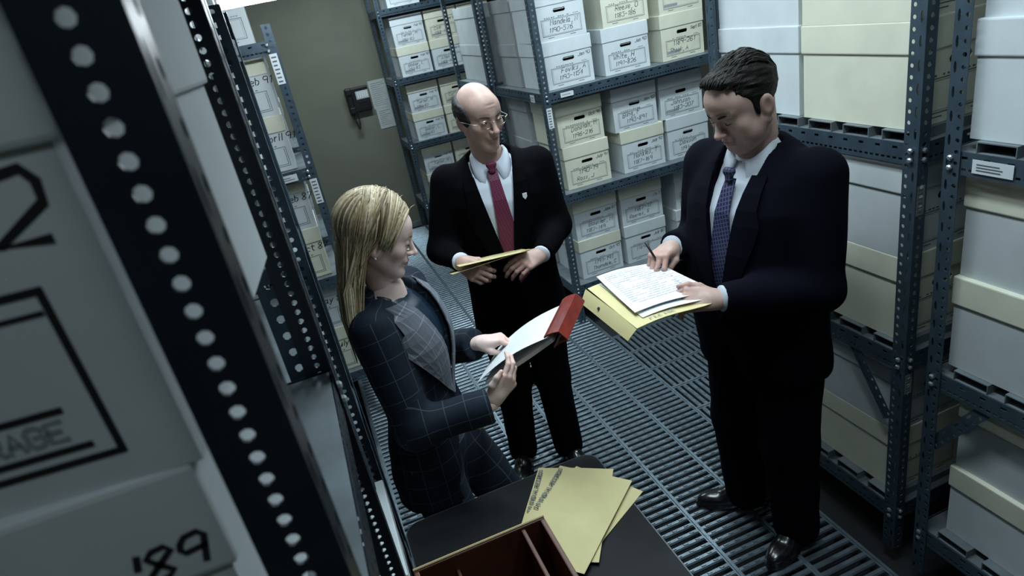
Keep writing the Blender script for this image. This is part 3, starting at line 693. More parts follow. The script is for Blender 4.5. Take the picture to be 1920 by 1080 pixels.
# ---------------------------------------------------------------- head
SKIN = np.array([.50, .30, .235])
def head_fields(L, p):
    """p: dict of options; L local head grid (x left, y forward, z up, origin between the eyes' height at head centre)"""
    w = p.get('w', 1.)
    d = ellip(L, (0, -.014, .030), (.0755*w, .096, .088))
    d = smin(d, ellip(L, (0, .032, -.030), (.060*w, .056, .078)), .035)
    d = smin(d, ellip(L, (0, .052, .040), (.056*w, .040, .046)), .03)
    jw = p.get('jaw', 1.)
    for s in (-1, 1):
        d = smin(d, rcone(L, (s*.050*w*jw, -.004, -.052), (s*.016*jw, .060, -.100), .021, .018), .028)
        d = smin(d, ellip(L, (s*.043*w, .058, -.026), (.022, .022, .022)), .022)
    d = smin(d, ellip(L, (0, .070+p.get('chin', 0), -.103), (.020*jw, .018, .017)), .02)
    for s in (-1, 1):
        d = smin(d, rcone(L, (s*.008, .086, .021), (s*.042*w, .071, .022), .010, .008), .014)           # brow
        d = smax(d, -ellip(L, (s*.032, .098, .002), (.017, .017, .0105)), .016)                          # socket
        d = smin(d, ellip(L, (s*.0315, .0775, .002), (.0145, .0125, .0115)), .004)                       # lids over the eyeball
    nl = p.get('nose', 1.)
    d = smin(d, rcone(L, (0, .086, .012), (0, .086+.024*nl, -.030), .0075, .0095), .012)
    d = smin(d, ellip(L, (0, .086+.026*nl, -.0345), (.0115, .0115, .0095)), .007)
    for s in (-1, 1): d = smin(d, ellip(L, (s*.0125, .098, -.037), (.0075, .011, .007)), .006)
    d = smin(d, ellip(L, (0, .088+p.get('lipy', 0), -.058), (.024, .012, .014)), .014)                                    # muzzle
    class L2: pass
    L2.X, L2.Y, L2.Z = L.X, L.Y, L.Z+(L.X/F32(.02))**2*F32(p.get('droop', .0035))
    ly = p.get('lipy', 0.)
    d = smin(d, ellip(L2, (0, .0965+ly, -.0600), (.0205, .0085, .0046)), .005)
    d = smin(d, ellip(L2, (0, .0955+ly, -.0705), (.0175, .0085, .0054)), .005)
    d = smax(d, -ellip(L2, (0, .107+ly, -.0652), (.020, .010, .0011)), .004)
    if p.get('crease'):
        for s in (-1, 1):
            d = smax(d, -rcone(L, (s*.020, .104, -.036), (s*.036, .087, -.064), .0016, .0014), .006)
            d = smax(d, -rcone(L, (s*.018, .098, -.014), (s*.040, .088, -.020), .0016, .0012), .006)
        for zz in (.050, .062): d = smax(d, -rcone(L, (-.03, .096-(zz-.05)*.5, zz), (.03, .096-(zz-.05)*.5, zz), .0014, .0014), .005)
    if p.get('fat'):
        d = smin(d, ellip(L, (0, .030, -.092), (.060, .050, .026)), .03)
        for s in (-1, 1): d = smin(d, ellip(L, (s*.048, .045, -.058), (.024, .030, .030)), .02)
    for s in (-1, 1):                                                                                    # ears
        c, sn = math.cos(.30), math.sin(.30)
        A = np.array([[1, s*.42, 0], [-s*.30, c, sn*.8], [0, -sn, c]])
        e = ellip(L, (s*(.0795*w), -.012, -.012), (.0085, .0195, .0325), A)
        e = smax(e, -ellip(L, (s*(.0795*w+.0085), -.008, -.009), (.0065, .0115, .021), A), .003)
        d = smin(d, e, .008)
    return d
def head_colors(Q, p):
    """skin tint per vertex in local head coordinates"""
    c = np.tile(np.array(p['skin']), (len(Q), 1)).astype(float); x, y, z = Q[:, 0], Q[:, 1], Q[:, 2]
    def blend(m, col, k=1.): c[:] = c*(1-(m*k)[:, None])+np.array(col)*(m*k)[:, None]
    g = lambda cx, cy, cz, rx, ry, rz: np.exp(-(((x-cx)/rx)**2+((y-cy)/ry)**2+((z-cz)/rz)**2))
    sk = np.array(p['skin'])
    for s in (-1, 1):
        blend(g(s*.042, .068, -.030, .022, .03, .020), sk*[1.05, .80, .78], p.get('blush', .5))
        blend(np.clip(g(s*.031, .095, .0305-.06*0+.0, .020, .04, .0045)*1.6, 0, 1)*(np.abs(x-s*.031) < .022), p.get('browc', (.05, .03, .02)), p.get('brow', .8))
        blend(g(s*.080, -.012, -.012, .012, .025, .03), sk*[1.08, .80, .78], .5)
    blend(g(0, .115, -.034, .014, .02, .010), sk*[1.05, .78, .76], .5)
    z = z+(x/.02)**2*p.get('droop', .0035); lip = np.clip(1.6*g(0, .105, -.060, .0205, .022, .0045)+1.6*g(0, .104, -.0715, .0180, .022, .0058), 0, 1); blend(lip, p.get('lip', (.34, .13, .115)), p.get('lipk', .8))
    line = np.clip(1.5*g(0, .106, -.0652, .017, .022, .0012), 0, 1); blend(line, (.14, .05, .045), p.get('line', .6)); z = Q[:, 2]
    st = np.clip((-(z+.035)/.03), 0, 1)*np.clip((y+.02)/.05, 0, 1); blend(np.clip(st, 0, 1), sk*[.72, .72, .78], p.get('stubble', 0))
    return np.clip(c, 0, 1)
def hand_field(G, fr, curls, thumb, mirror=1, spread=.05, scale=1.):
    """fr: wrist frame with forward = fingers, up = back of the hand. curls: per finger (a,b,c) bend angles towards the palm. thumb: three points in local coordinates"""
    L = LG_(fr, G); S = scale; d = None
    bases = [(-.030, .086), (-.010, .093), (.010, .090), (.029, .081)]        # index .. little along the left axis (mirrored below)
    segs = [(.042, .026, .022), (.047, .030, .023), (.043, .028, .022), (.034, .020, .019)]
    for i, ((bx, by), sg) in enumerate(zip(bases, segs)):
        bx *= mirror; k = rcone(L, (bx*.55*S, .005*S, 0), (bx*S, by*S, .002*S), .0165*S, .0118*S)
        d = k if d is None else smin(d, k, .012)
    d = smin(d, rcone(L, (0, -.022*S, -.002*S), (0, .02*S, -.002*S), .0225*S, .024*S), .02)
    d = smin(d, ellip(L, (-.022*mirror*S, .035*S, -.008*S), (.017*S, .034*S, .016*S)), .012)
    for i, ((bx, by), sg) in enumerate(zip(bases, segs)):
        bx *= mirror; p = np.array([bx*S, by*S, .001*S]); a = 0; yaw = (i-1.5)*spread*mirror
        r = [.0098, .0090, .0082, .0068] if i < 3 else [.0086, .0079, .0071, .006]
        for j in range(3):
            a += curls[i][j]; q = p+np.array([math.sin(yaw)*math.cos(a), math.cos(yaw)*math.cos(a), -math.sin(a)])*sg[j]*S
            d = smin(d, rcone(L, p, q, r[j]*S, r[j+1]*S), .0035); p = q
    T = [np.array(t)*np.array([mirror, 1, 1])*S for t in thumb]
    for j in range(len(T)-1): d = smin(d, rcone(L, T[j], T[j+1], [.0155, .0115, .0100][j]*S, [.0115, .0100, .0080][j]*S), .006)
    return d
RELAX = [(.55, .65, .4), (.6, .7, .4), (.7, .75, .45), (.75, .8, .5)]
def bounds(pts, pad):
    P = np.array(pts, float); return P.min(0)-pad, P.max(0)+pad
def skin_part(fr, field, lo, hi, h, it=1):
    G = Field(lo, hi, h); d = field(G); P, Q = nets(G, d); return relax(P, Q, it, .4), Q
def fuse(parts):
    """several surfaces of one body in one mesh"""
    Ps, Qs, Cs, n = [], [], [], 0
    for P, Q, C in parts: Ps.append(P); Qs.append(Q+n); Cs.append(C); n += len(P)
    return np.concatenate(Ps), np.concatenate(Qs), np.concatenate(Cs)
MT['skin'] = mat('skin', (.5, .3, .25), .48, attr='tint', var=.07, vscale=45, bump=.12, bscale=260, spec=.35)
_b = MT['skin'].node_tree.nodes['Principled BSDF']; _b.inputs['Subsurface Weight'].default_value = .12; _b.inputs['Subsurface Radius'].default_value = (.012, .005, .003); _b.inputs['Subsurface Scale'].default_value = .5
MT['suitblack'] = mat('black_wool', (.0016, .0016, .0026), .9, bump=.15, bscale=900, spec=.05)
MT['suitnavy'] = mat('navy_wool', (.0026, .0028, .0066), .9, bump=.15, bscale=900, spec=.06)
MT['shirtw'] = mat('white_shirt', (.62, .68, .78), .75, bump=.1, bscale=500)
MT['shirtg'] = mat('grey_shirt', (.42, .46, .52), .75, bump=.1, bscale=500)
MT['hairdark'] = mat('dark_hair', (.0045, .0035, .003), .6, var=.5, vscale=120, bump=1.0, bscale=240, spec=.2)
MT['hairgrey'] = mat('greying_dark_hair', (.020, .018, .018), .55, var=.5, vscale=200, bump=.8, bscale=300, spec=.3)
MT['leather'] = mat('black_leather', (.006, .006, .007), .22, spec=.6)
MT['inkblue'] = mat('blue_ink', (.10, .13, .22), .7)
MT['gold'] = mat('gold_metal', (.6, .45, .2), .3, 1.)
MT['wire'] = mat('spectacle_wire', (.45, .40, .32), .3, 1.)
MT['eyewhite'] = mat('eye_white', (.45, .42, .40), .2)
MT['iris'] = mat('dark_iris', (.02, .015, .012), .15)
MT['lash'] = mat('dark_lash', (.015, .010, .008), .7)
def pattern_mat(name, base, line, su, sz, wd, rough=.8, second=None):
    """windowpane or fine check drawn from the cloth coordinate (across, along)"""
    m = mat(name, base, rough, bump=.15, bscale=900, spec=.2); nt = m.node_tree; N = nt.nodes; L = nt.links; b = N['Principled BSDF']
    a = N.new('ShaderNodeAttribute'); a.attribute_name = 'cloth'; sp = N.new('ShaderNodeSeparateXYZ'); L.new(a.outputs['Vector'], sp.inputs[0])
    outs = []
    for k, s in ((0, su), (1, sz)):
        d = N.new('ShaderNodeMath'); d.operation = 'DIVIDE'; d.inputs[1].default_value = s; L.new(sp.outputs[k], d.inputs[0])
        f = N.new('ShaderNodeMath'); f.operation = 'FRACT'; L.new(d.outputs[0], f.inputs[0])
        c = N.new('ShaderNodeMath'); c.operation = 'LESS_THAN'; c.inputs[1].default_value = wd/s; L.new(f.outputs[0], c.inputs[0]); outs.append(c)
    mx = N.new('ShaderNodeMath'); mx.operation = 'MAXIMUM'; L.new(outs[0].outputs[0], mx.inputs[0]); L.new(outs[1].outputs[0], mx.inputs[1])
    mm = N.new('ShaderNodeMix'); mm.data_type = 'RGBA'; mm.inputs['A'].default_value = (*base, 1); mm.inputs['B'].default_value = (*line, 1)
    L.new(mx.outputs[0], mm.inputs['Factor']); L.new(mm.outputs['Result'], b.inputs['Base Color']); return m
MT['plaid'] = pattern_mat('navy_windowpane_wool', (.0085, .014, .025), (.050, .065, .088), .058, .062, .0022)
MT['plaidg'] = pattern_mat('grey_windowpane_wool', (.125, .138, .168), (.24, .26, .29), .050, .055, .0024)
MT['plaidt'] = pattern_mat('dark_windowpane_trousers', (.020, .026, .040), (.08, .095, .12), .058, .062, .0026)
MT['bluesatin'] = mat('dark_blue_satin', (.006, .018, .036), .4, var=.3, vscale=20, spec=.5)
MT['tiered'] = pattern_mat('burgundy_tie_silk', (.098, .015, .042), (.150, .035, .072), .012, .008, .0025, .5)
MT['tieblue'] = pattern_mat('navy_figured_tie_silk', (.008, .010, .030), (.055, .060, .13), .011, .013, .0035, .5)
# ---------------------------------------------------------------- people
def sdf_obj(name, parent, lo, hi, h, field, m, relax_it=1, colors=None, cloth=None, lam=.5):
    G = Field(lo, hi, h); P, Q = nets(G, field(G)); P = relax(P, Q, relax_it, lam)
    me = np_mesh(name, P, Q, colors=None if colors is None else colors(P), attrs=None if cloth is None else cloth(P))
    me.materials.append(MT[m]); return obj(name, me, None, parent)
class Pts:
    def __init__(s, P): s.X, s.Y, s.Z = [np.asarray(P[:, i], F32) for i in range(3)]
def surf_sheet(name, parent, fr, sec, rows, off, th, m, e=2.3, cloth=False, nu=6):
    """rows: list of (z, u0, u1): a sheet lying on the front of a loft, off metres proud of it"""
    g = []
    for z, a, b in rows:
        g.append([Vector(fr.w(a+(b-a)*k/nu, front(sec, a+(b-a)*k/nu, z, off, e), z)) for k in range(nu+1)])
    mb = MB(); mb.sheet(g, th); me = mb.mesh(name); o = obj(name, me, m, parent, smooth=False)
    if cloth:
        P = np.array([v.co[:] for v in me.vertices])+np.array(wloc(parent)); q = fr.loc(P)
        a = me.attributes.new('cloth', 'FLOAT_VECTOR', 'POINT'); a.data.foreach_set('vector', np.stack([q[:, 0]+q[:, 2]*.25+5, q[:, 2]-q[:, 0]*.35+5, q[:, 1]], 1).astype(F32).ravel())
    return o
def hair_locks(mb, paths, r, n=5): 
    for p in paths: mb.tube(p, r if isinstance(r, list) else [r*.6]+[r]*(len(p)-2)+[r*.25], n)
def person(label, base, f, sec, C):
    fr = Frame((base[0], base[1], 0), f)
    root = empty('person', (base[0], base[1], 0), 0, label, 'person')
    zs, rx, ry, cy = sec; e = C.get('e', 2.3)
    S, E, Wr = C['shoulder'], C['elbow'], C['wrist']      # world coordinates, right then left
    ra = C.get('arm', (.074, .060, .043))
    # jacket ------------------------------------------------------------
    pts = [fr.w(s*max(rx), g*.2, z) for s in (-1, 1) for g in (-1, 1) for z in (zs[0], zs[-1])]+list(S)+list(E)+list(Wr)
    lo, hi = bounds(pts, .09)
    zv, vw = C['zv'], C['vw']
    def arms(G):
        d = None
        for s, el, w in zip(S, E, Wr):
            s, el, w = [np.array(q, float) for q in (s, el, w)]
            a = rcone(G, s, el, ra[0], ra[1]); b = rcone(G, el, w, ra[1], ra[2]); q = smin(a, b, .03)
            n = (w-el)/np.linalg.norm(w-el); cut = (G.X-F32(w[0]))*F32(n[0])+(G.Y-F32(w[1]))*F32(n[1])+(G.Z-F32(w[2]))*F32(n[2])
            near = np.sqrt((G.X-F32(w[0]))**2+(G.Y-F32(w[1]))**2+(G.Z-F32(w[2]))**2) < .12
            q = np.where(near, np.maximum(q, cut), q); d = q if d is None else np.minimum(d, q)
        return d
    def jacket(G):
        L = LG_(fr, G); d = smin(loft(L, zs, rx, ry, cy, e), arms(G), C.get('blend', .035))
        d = d+F32(C.get('fold', .004))*wob(G, 26, C.get('seed', 1))*np.clip((1.5-L.Z)*3, .2, 1)
        v = np.clip((L.Z-zv)/(1.48*C.get('hs', 1)-zv), 0, 1.15)*vw
        d = np.maximum(d, -np.maximum(np.maximum(np.abs(L.X-C.get('vx', 0))-v, -L.Y-.02), zv-L.Z))
        if C.get('vent'):                                                # the open skirt of the coat below the last button
            v2 = np.clip((C['vent']-L.Z)*C.get('vs', .28), 0, .07+.05*(C.get('vs', 0) > .4)); d = np.maximum(d, -np.maximum(np.maximum(np.abs(L.X)-v2, .03-L.Y), L.Z-C['vent']))
        return np.maximum(d, zs[0]-L.Z)
    def cloth(P):
        q = Pts(P); L = LG_(fr, q); da = arms(q); dt = loft(L, zs, rx, ry, cy, e); out = np.zeros((len(P), 3))
        ang = np.arctan2(L.X, L.Y-.0); out[:, 0] = ang*.17+5; out[:, 1] = L.Z+5
        for s, el, w in zip(S, E, Wr):
            s, el, w = [np.array(k, float) for k in (s, el, w)]
            for a, b in ((s, el), (el, w)):
                d = b-a; l = np.linalg.norm(d); d /= l; v = P-a; t = v@d; o = v-np.outer(t, d); r = np.linalg.norm(o, axis=1)
                m = (da < dt) & (t > -.03) & (t < l+.03) & (r < .11)
                x = np.cross(d, [0, 0, 1.]); x /= np.linalg.norm(x)+1e-9; y = np.cross(d, x)
                out[m, 0] = np.arctan2(o[m]@x, o[m]@y)*.055+5.01; out[m, 1] = t[m]+5+(0 if a is s else .3)
        return out
    jk = sdf_obj('jacket', root, lo, hi, .0075, jacket, C['jm'], 2, cloth=cloth if C.get('plaid') else None)
    if C.get('jlabel'): jk['label'] = C['jlabel']
    # lapels ------------------------------------------------------------
    zt = 1.48*C.get('hs', 1)
    for s in (-1, 1):
        rows = []
        for k in range(11):
            t = k/10; z = zv-.005+(zt+.015-zv)*t; v = min(max((z-zv)/(zt-zv), 0), 1.1)*vw
            wd = C.get('lw', .075)*math.sin(min(t/.72, 1)*math.pi/2) if t < .74 else C.get('lw', .075)*(.78-(t-.74)*1.1)
            a, b = s*(v-.004), s*(v+wd+.004); rows.append((z, min(a, b), max(a, b)))
        rows = [(z, a+C.get('vx', 0), b+C.get('vx', 0)) for z, a, b in rows]
        surf_sheet('lapel', jk, fr, sec, rows, C.get('loff', .009), .004, C.get('lm', C['jm']), e, cloth=True)
    # shirt, collar, tie --------------------------------------------------
    slo, shi = bounds([fr.w(s*.2, g*.17, z) for s in (-1, 1) for g in (-1, 1) for z in (zv-.06, zs[-1])], .03)
    nb = np.array(C['neck'][0], float); nt = np.array(C['neck'][1], float)
    def shirt(G):
        L = LG_(fr, G); L.Z = L.Z+F32(.026)*np.clip((L.Z-1.36*C.get('hs', 1))/.1, 0, 1); d = loft(L, zs, rx, ry, cy, e, .013); d = np.maximum(d, zv-.03-L.Z)
        d = d+F32(.0025)*wob(G, 40, 7)
        return smin(d, np.maximum(rcone(G, nb, nt, C['nr']+.006, C['nr']+.004), L.Z-C['cz']), .02)
    sh = sdf_obj('shirt', root, slo, shi, .007, shirt, C['sm'], 2)
    ax = (nt-nb)/np.linalg.norm(nt-nb)
    fr2 = Frame(nb, f, ax); cc = nb+ax*C.get('colz', .055); rad = C['nr']+.006
    mb = MB(); g = []
    for i in range(25):                                                   # stand
        a = 2*math.pi*i/24; dr = fr2.A[0]*math.sin(a)+fr2.A[1]*math.cos(a); lift = .012-.055*max(math.cos(a), 0)**1.5
        g.append([Vector(cc+dr*rad+ax*lift), Vector(cc+dr*(rad+.004)+ax*(lift-.03))])
    mb.sheet(g, .003); obj('collar', mb, C.get('cm', C['sm']), sh, smooth=True)
    for s in (-1, 1):                                                     # two leaves ending in points
        g = []
        for i in range(13):
            a = s*(math.pi-(math.pi-.20)*i/12); t = i/12; dr = fr2.A[0]*math.sin(a)+fr2.A[1]*math.cos(a); lift = .014-.055*max(math.cos(a), 0)**1.5
            top = cc+dr*(rad+.003)+ax*lift; drop = .034+.050*max(0, (t-.5)/.5)**1.3; out = .014+.030*max(0, (t-.6)/.4)
            side = fr2.A[0]*s*.022*max(0, (t-.6)/.4)
            bot = top+dr*out-ax*drop+side+fr2.A[1]*.010*max(0, (t-.6)/.4); g.append([Vector(top), Vector((top+bot)/2+dr*.003), Vector(bot)])
        mb = MB(); mb.sheet(g if s > 0 else g[::-1], .003); obj('collar_leaf', mb, C.get('cm', C['sm']), sh, smooth=True)
    if C.get('tie'):
        z0 = C['tiez']; rows = []
        for k in range(14):
            t = k/13; z = z0-t*(z0-C['tieend']); w = .018+.031*min(t/.85, 1) if t < .93 else .049*(1-t)/.07+.001
            rows.append((z, C.get('tx', 0)*t-w, C.get('tx', 0)*t+w))
        te = surf_sheet('tie', root, fr, sec, rows, -.004, .005, C['tie'], e, cloth=True)
        k0 = fr.w(0, front(sec, 0, z0, .0, e)+.004, z0+.012); kf = Frame(k0, f)
        def knot(G): 
            return smin(rcone(G, kf.w(-.010, 0, .012), kf.w(.010, 0, .012), .012, .012), rcone(G, kf.w(-.003, .002, -.014), kf.w(.003, .002, -.014), .010, .010), .02)
        sdf_obj('tie_knot', te, k0-.04, k0+.04, .003, knot, C['tie'], 1, cloth=lambda P: np.stack([fr.loc(P)[:, 0]+5, fr.loc(P)[:, 2]+5, P[:, 0]], 1))
    # trousers ------------------------------------------------------------
    if C.get('legs'):
        leg = C['legs']; hp = C.get('hipr', (.105, .080, .070))
        lo2, hi2 = bounds([q for l in leg for q in l]+[fr.w(0, 0, zs[0]+.2)], .13)
        def trousers(G):
            L = LG_(fr, G); d = ellip(L, (0, .0, leg[0][0][2]+.02-0), (C.get('pelvis', .17), C.get('pelvisd', .125), .16))
            for (h_, k_, a_) in leg:
                q = smin(rcone(G, h_, k_, hp[0], hp[1]), rcone(G, k_, a_, hp[1], hp[2]), .03); d = smin(d, q, .03)
            d = d+F32(.004)*wob(G, 22, C.get('seed', 1)+9)
            return np.maximum(np.maximum(d, .035-G.Z), L.Z-(zs[0]+.18))
        def tcl(P):
            q = fr.loc(P); return np.stack([np.arctan2(q[:, 0], q[:, 1])*.15+5, q[:, 2]+5, q[:, 1]], 1)
        sdf_obj('trousers', root, lo2, hi2, .009, trousers, C['tm'], 2, cloth=tcl if C.get('plaid') else None)
    # shoes ---------------------------------------------------------------
    for (ank, fd) in C.get('shoes', []):
        sf = Frame((ank[0], ank[1], 0), (fd[0], fd[1], 0))
        def shoe(G):
            L = LG_(sf, G); d = smin(ellip(L, (0, -.045, .045), (.036, .045, .05)), ellip(L, (0, .10, .03), (.046, .105, .036)), .04)
            d = smin(d, rcone(L, (0, -.03, .05), (0, .07, .055), .036, .03), .03)
            sole = np.maximum(smin(ellip(L, (0, .10, .012), (.05, .112, .05)), ellip(L, (0, -.045, .012), (.04, .05, .05)), .03), L.Z-.02)
            return np.maximum(np.minimum(d, sole), .003-L.Z)
        sdf_obj('shoe', root, sf.o-np.array([.24, .24, .01]), sf.o+np.array([.24, .24, .12]), .006, shoe, 'leather', 1)
    # the body: one mesh of head, neck, hands and what the clothes cover ----
    hf = Frame(C['head'], C['hf'], C.get('hu', (0, 0, 1))); hs = C.get('hscale', 1.); hf.A = hf.A/hs
    hp_ = C['hp']; inv = lambda P: hf.loc(P)
    def headf(G):
        L = LG_(hf, G); d = head_fields(L, hp_)*F32(hs)
        return smin(d, np.maximum(rcone(G, nb-ax*.03, np.array(C['head'])-hf.A[2]*hs*.030*hs-hf.A[1]*hs*.036*hs, C['nr']+.004, C['nr']-.006), -((G.X-F32(nb[0]))*F32(ax[0])+(G.Y-F32(nb[1]))*F32(ax[1])+(G.Z-F32(nb[2]))*F32(ax[2]))-.02), .013)
    c = np.array(C['head']); lo3, hi3 = bounds([c-.15*hs, c+.15*hs, nb-.06, nb+.06], 0.0)
    G = Field(lo3, hi3, .0030); P, Q = nets(G, headf(G)); P = relax(P, Q, 1, .35)
    parts = [(P, Q, head_colors(inv(P)/1.0, hp_))]
    sk = np.array(hp_['skin'])
    for (wf, curls, thumb, mir, sc) in C['hands']:
        o = wf.o; lo4, hi4 = bounds([wf.w(a, b, c_) for a in (-.07, .07) for b in (-.06, .2) for c_ in (-.09, .05)], .01)
        G = Field(lo4, hi4, .0026); d = hand_field(G, wf, curls, thumb, mir, scale=sc); P, Q = nets(G, d); P = relax(P, Q, 1, .35)
        q = wf.loc(P); t = np.clip((q[:, 1]-.07)/.1, 0, 1)[:, None]; parts.append((P, Q, sk*(1-t*.0)*np.where(t > .0, [[1.02, .92, .90]], [[1, 1, 1]])))
    def core(G):
        d = rcone(G, fr.w(0, -.01, zs[-1]-.03), fr.w(0, 0, zs[0]+.15), .06, .09)
        for s, el, w in zip(S, E, Wr): d = smin(d, rcone(G, s, el, .04, .036), .02); d = smin(d, rcone(G, el, w, .034, .024), .02); d = smin(d, rcone(G, s, fr.w(0, -.01, zs[-1]-.08), .04, .05), .02)
        for l in C.get('legs', []): d = smin(d, rcone(G, l[0], l[1], .07, .05), .03); d = smin(d, rcone(G, l[1], l[2], .05, .035), .02)
        return d
    lo5, hi5 = bounds([q for l in C.get('legs', []) for q in l]+list(S)+list(E)+list(Wr)+[fr.w(0, 0, zs[-1])], .09)
    G = Field(lo5, hi5, .014); P, Q = nets(G, core(G)); parts.append((P, Q, np.tile(sk, (len(P), 1))))
    P, Q, K = fuse(parts); me = np_mesh('body', P, Q, colors=K); me.materials.append(MT['skin']); body = obj('body', me, None, root)
    # eyes: closed lid lines or open eyes ---------------------------------
    for s in (-1, 1):
        if C.get('eyes') == 'open':
            ec = hf.w(s*.0315*hs*hs, .0785*hs*hs, .001*hs*hs)
            ef = Frame(ec, hf.A[1]+hf.A[0]*.25*hs, hf.A[2])
            def eye(G): return ellip(LG_(ef, G), (0, .0075, -.0005), (.0110, .0062, .0040))
            ey = sdf_obj('eye', root, ec-.02, ec+.02, .0018, eye, 'eyewhite', 1)
            def iri(G): return ellip(LG_(ef, G), (.001, .0122, 0), (.0042, .003, .0036))
            sdf_obj('iris', ey, ec-.02, ec+.02, .0012, iri, 'iris', 1)
        pl = []
        for k in range(7):
            t = -1+2*k/6; pl.append(hf.w((s*.0315+t*.0135)*hs*hs, (.0905-.006*t*t)*hs*hs, (C.get('lashz', -.0035)-.0025*(1-t*t)*(1 if C.get('eyes') != 'open' else -1.6))*hs*hs))
        mb = MB(); mb.tube(pl, [q*C.get('lashw', 1) for q in (.0006, .0011, .0015, .0017, .0015, .0012, .0006)], 5); obj('eyelash', mb, 'lash', body, smooth=True)
        pl = [hf.w((s*(.010+.040*k/6))*hs*hs, (.0955-.019*(k/6)**2)*hs*hs, (.0165+C.get('browz', 0)+.007*math.sin(k/6*2.4))*hs*hs) for k in range(7)]
        mb = MB(); mb.tube(pl, [q*C.get('bw', 1) for q in (.0015, .0032, .0036, .0034, .003, .0022, .001)], 6); obj('eyebrow', mb, C.get('browm', 'hairdark'), body, smooth=True)
    return root, fr, hf, jk, hs
THUMB = [(-.022, .012, -.006), (-.048, .045, -.020), (-.050, .075, -.030), (-.040, .100, -.036)]
def cuffs(root, E, Wr, r, m, ln=.007):
    for el, w in zip(E, Wr):
        el, w = Vector(el), Vector(w); n = (w-el).normalized(); mb = MB(); mb.tube([w-n*.02, w+n*ln*.5, w+n*ln], [r, r, r*.97], 20); obj('cuff', mb, m, root, smooth=True)
MAN = ([.78, .90, 1.02, 1.14, 1.26, 1.38, 1.46, 1.51, 1.545, 1.575], [.215, .205, .195, .195, .205, .213, .200, .165, .115, .07], [.135, .135, .13, .13, .135, .14, .125, .10, .08, .06], [.01, .01, .01, .01, .01, .005, -.005, -.015, -.02, -.02])
# ---- the balding man in the black suit
fC = (-.25, -.97, 0); bC = (.705, 2.54); FC = Frame((*bC, 0), fC)
SH = [FC.w(-.185, -.015, 1.465), FC.w(.185, -.015, 1.465)]
EL = [(.430, 2.57, 1.20), (.915, 2.46, 1.195)]; WR = [(.452, 2.335, 1.215), (.765, 2.285, 1.165)]
C = dict(shoulder=SH, elbow=EL, wrist=WR, zv=1.03, vw=.080, jm='suitblack', sm='shirtw', tm='suitblack', tie='tiered', tiez=1.500, tieend=1.02, tx=.02, seed=3, fold=.005,
    neck=(FC.w(0, -.005, 1.50), FC.w(.0, .015, 1.60)), nr=.057, cz=1.530, legs=[(FC.w(-.09, 0, .88), FC.w(-.105, .02, .48), FC.w(-.125, -.02, .07)), (FC.w(.09, 0, .88), FC.w(.085, .03, .48), FC.w(.095, .02, .07))],
    shoes=[(FC.w(-.125, -.01, 0), (-.45, -.9)), (FC.w(.095, .02, 0), (.05, -1))], head=(.690, 2.505, 1.708), hscale=1.04, hf=(.22, -.95, -.20), hu=(-.02, 0, 1),
    hp=dict(skin=(.46, .305, .262), browc=(.10, .07, .055), brow=.5, blush=.4, lipk=.35, line=.35, stubble=.12, crease=1, droop=.0062, lipy=-.004, w=.95, nose=1.1, jaw=.97), eyes='open', browm='hairgrey',
    hands=[(Frame((.452, 2.32, 1.213), (.38, -.86, -.30), (-.72, -.35, .60)), [(.75, .9, .5), (.8, .95, .5), (.85, 1., .5), (.9, 1., .5)], [(-.022, .012, -.006), (-.040, .045, -.026), (-.040, .075, -.042), (-.030, .098, -.052)], -1, 1.),
           (Frame((.752, 2.278, 1.165), (-.88, -.42, .05), (.25, -.62, .74)), [(.5, .7, .4), (.55, .75, .4), (.6, .8, .4), (.65, .8, .4)], [(-.022, .012, -.006), (-.044, .045, -.018), (-.042, .075, -.030), (-.032, .098, -.040)], 1, 1.)], vent=.93)
rC, frC, hfC, jkC, _ = person('balding man in glasses, black suit and burgundy tie, holding a manila folder', bC, fC, MAN, C)
cuffs(rC, EL, WR, .036, 'shirtw')
def hairC(G):
    L = LG_(hfC, G); d = ellip(L, (0, -.018, .028), (.0845, .1045, .094))+F32(.0016)*wob(G, 260, 5)
    cutf = L.Y-(.036-.0)*1.0+np.clip(L.Z-.02, -.2, .2)*.55           # keep behind the temples
    top = L.Z-(.062-np.clip(L.Y+.02, -.2, .2)*.30)
    low = -(L.Z+.062)+np.clip(L.Y+.02, 0, 1)*.9
    return smax(smax(smax(d, cutf, .008), top, .010), low, .008)*F32(1.04)
sdf_obj('hair', rC, np.array(C['head'])-.16, np.array(C['head'])+.16, .0030, hairC, 'hairgrey', 1)
gl = empty('spectacles', rC.location, 0); gl.parent = rC; gl.location = (0, 0, 0)
mb = MB()
for s in (-1, 1):
    kc = 1.04**2; ring = [hfC.w((s*.033+.021*math.cos(a))*kc, (.1015-.003*math.cos(a)*s)*kc, (-.002+.0155*math.sin(a))*kc) for a in np.linspace(0, 2*math.pi, 25)]
    mb.tube(ring, .0014, 6, False); mb.tube([hfC.w(s*.054*kc, .097*kc, .003), hfC.w(s*.074*kc, .08*kc, .004), hfC.w(s*.084*kc, 0, -.002), hfC.w(s*.083*kc, -.02, -.010)], .0014, 6)
mb.tube([hfC.w(-.012, .104*kc, .002), hfC.w(0, .108*kc, .004), hfC.w(.012, .104*kc, .002)], .0014, 6)
bpy.data.objects.remove(gl); o = obj('spectacles', mb, 'wire', rC, smooth=True); o['label'] = 'thin wire spectacles'
mb = MB(); pz = front(MAN, .105, 1.385, .014); pc = FC.w(.105, pz, 1.385); slabp = [(-.009, .012), (.009, .012), (.009, -.002), (0, -.013), (-.009, -.002)]
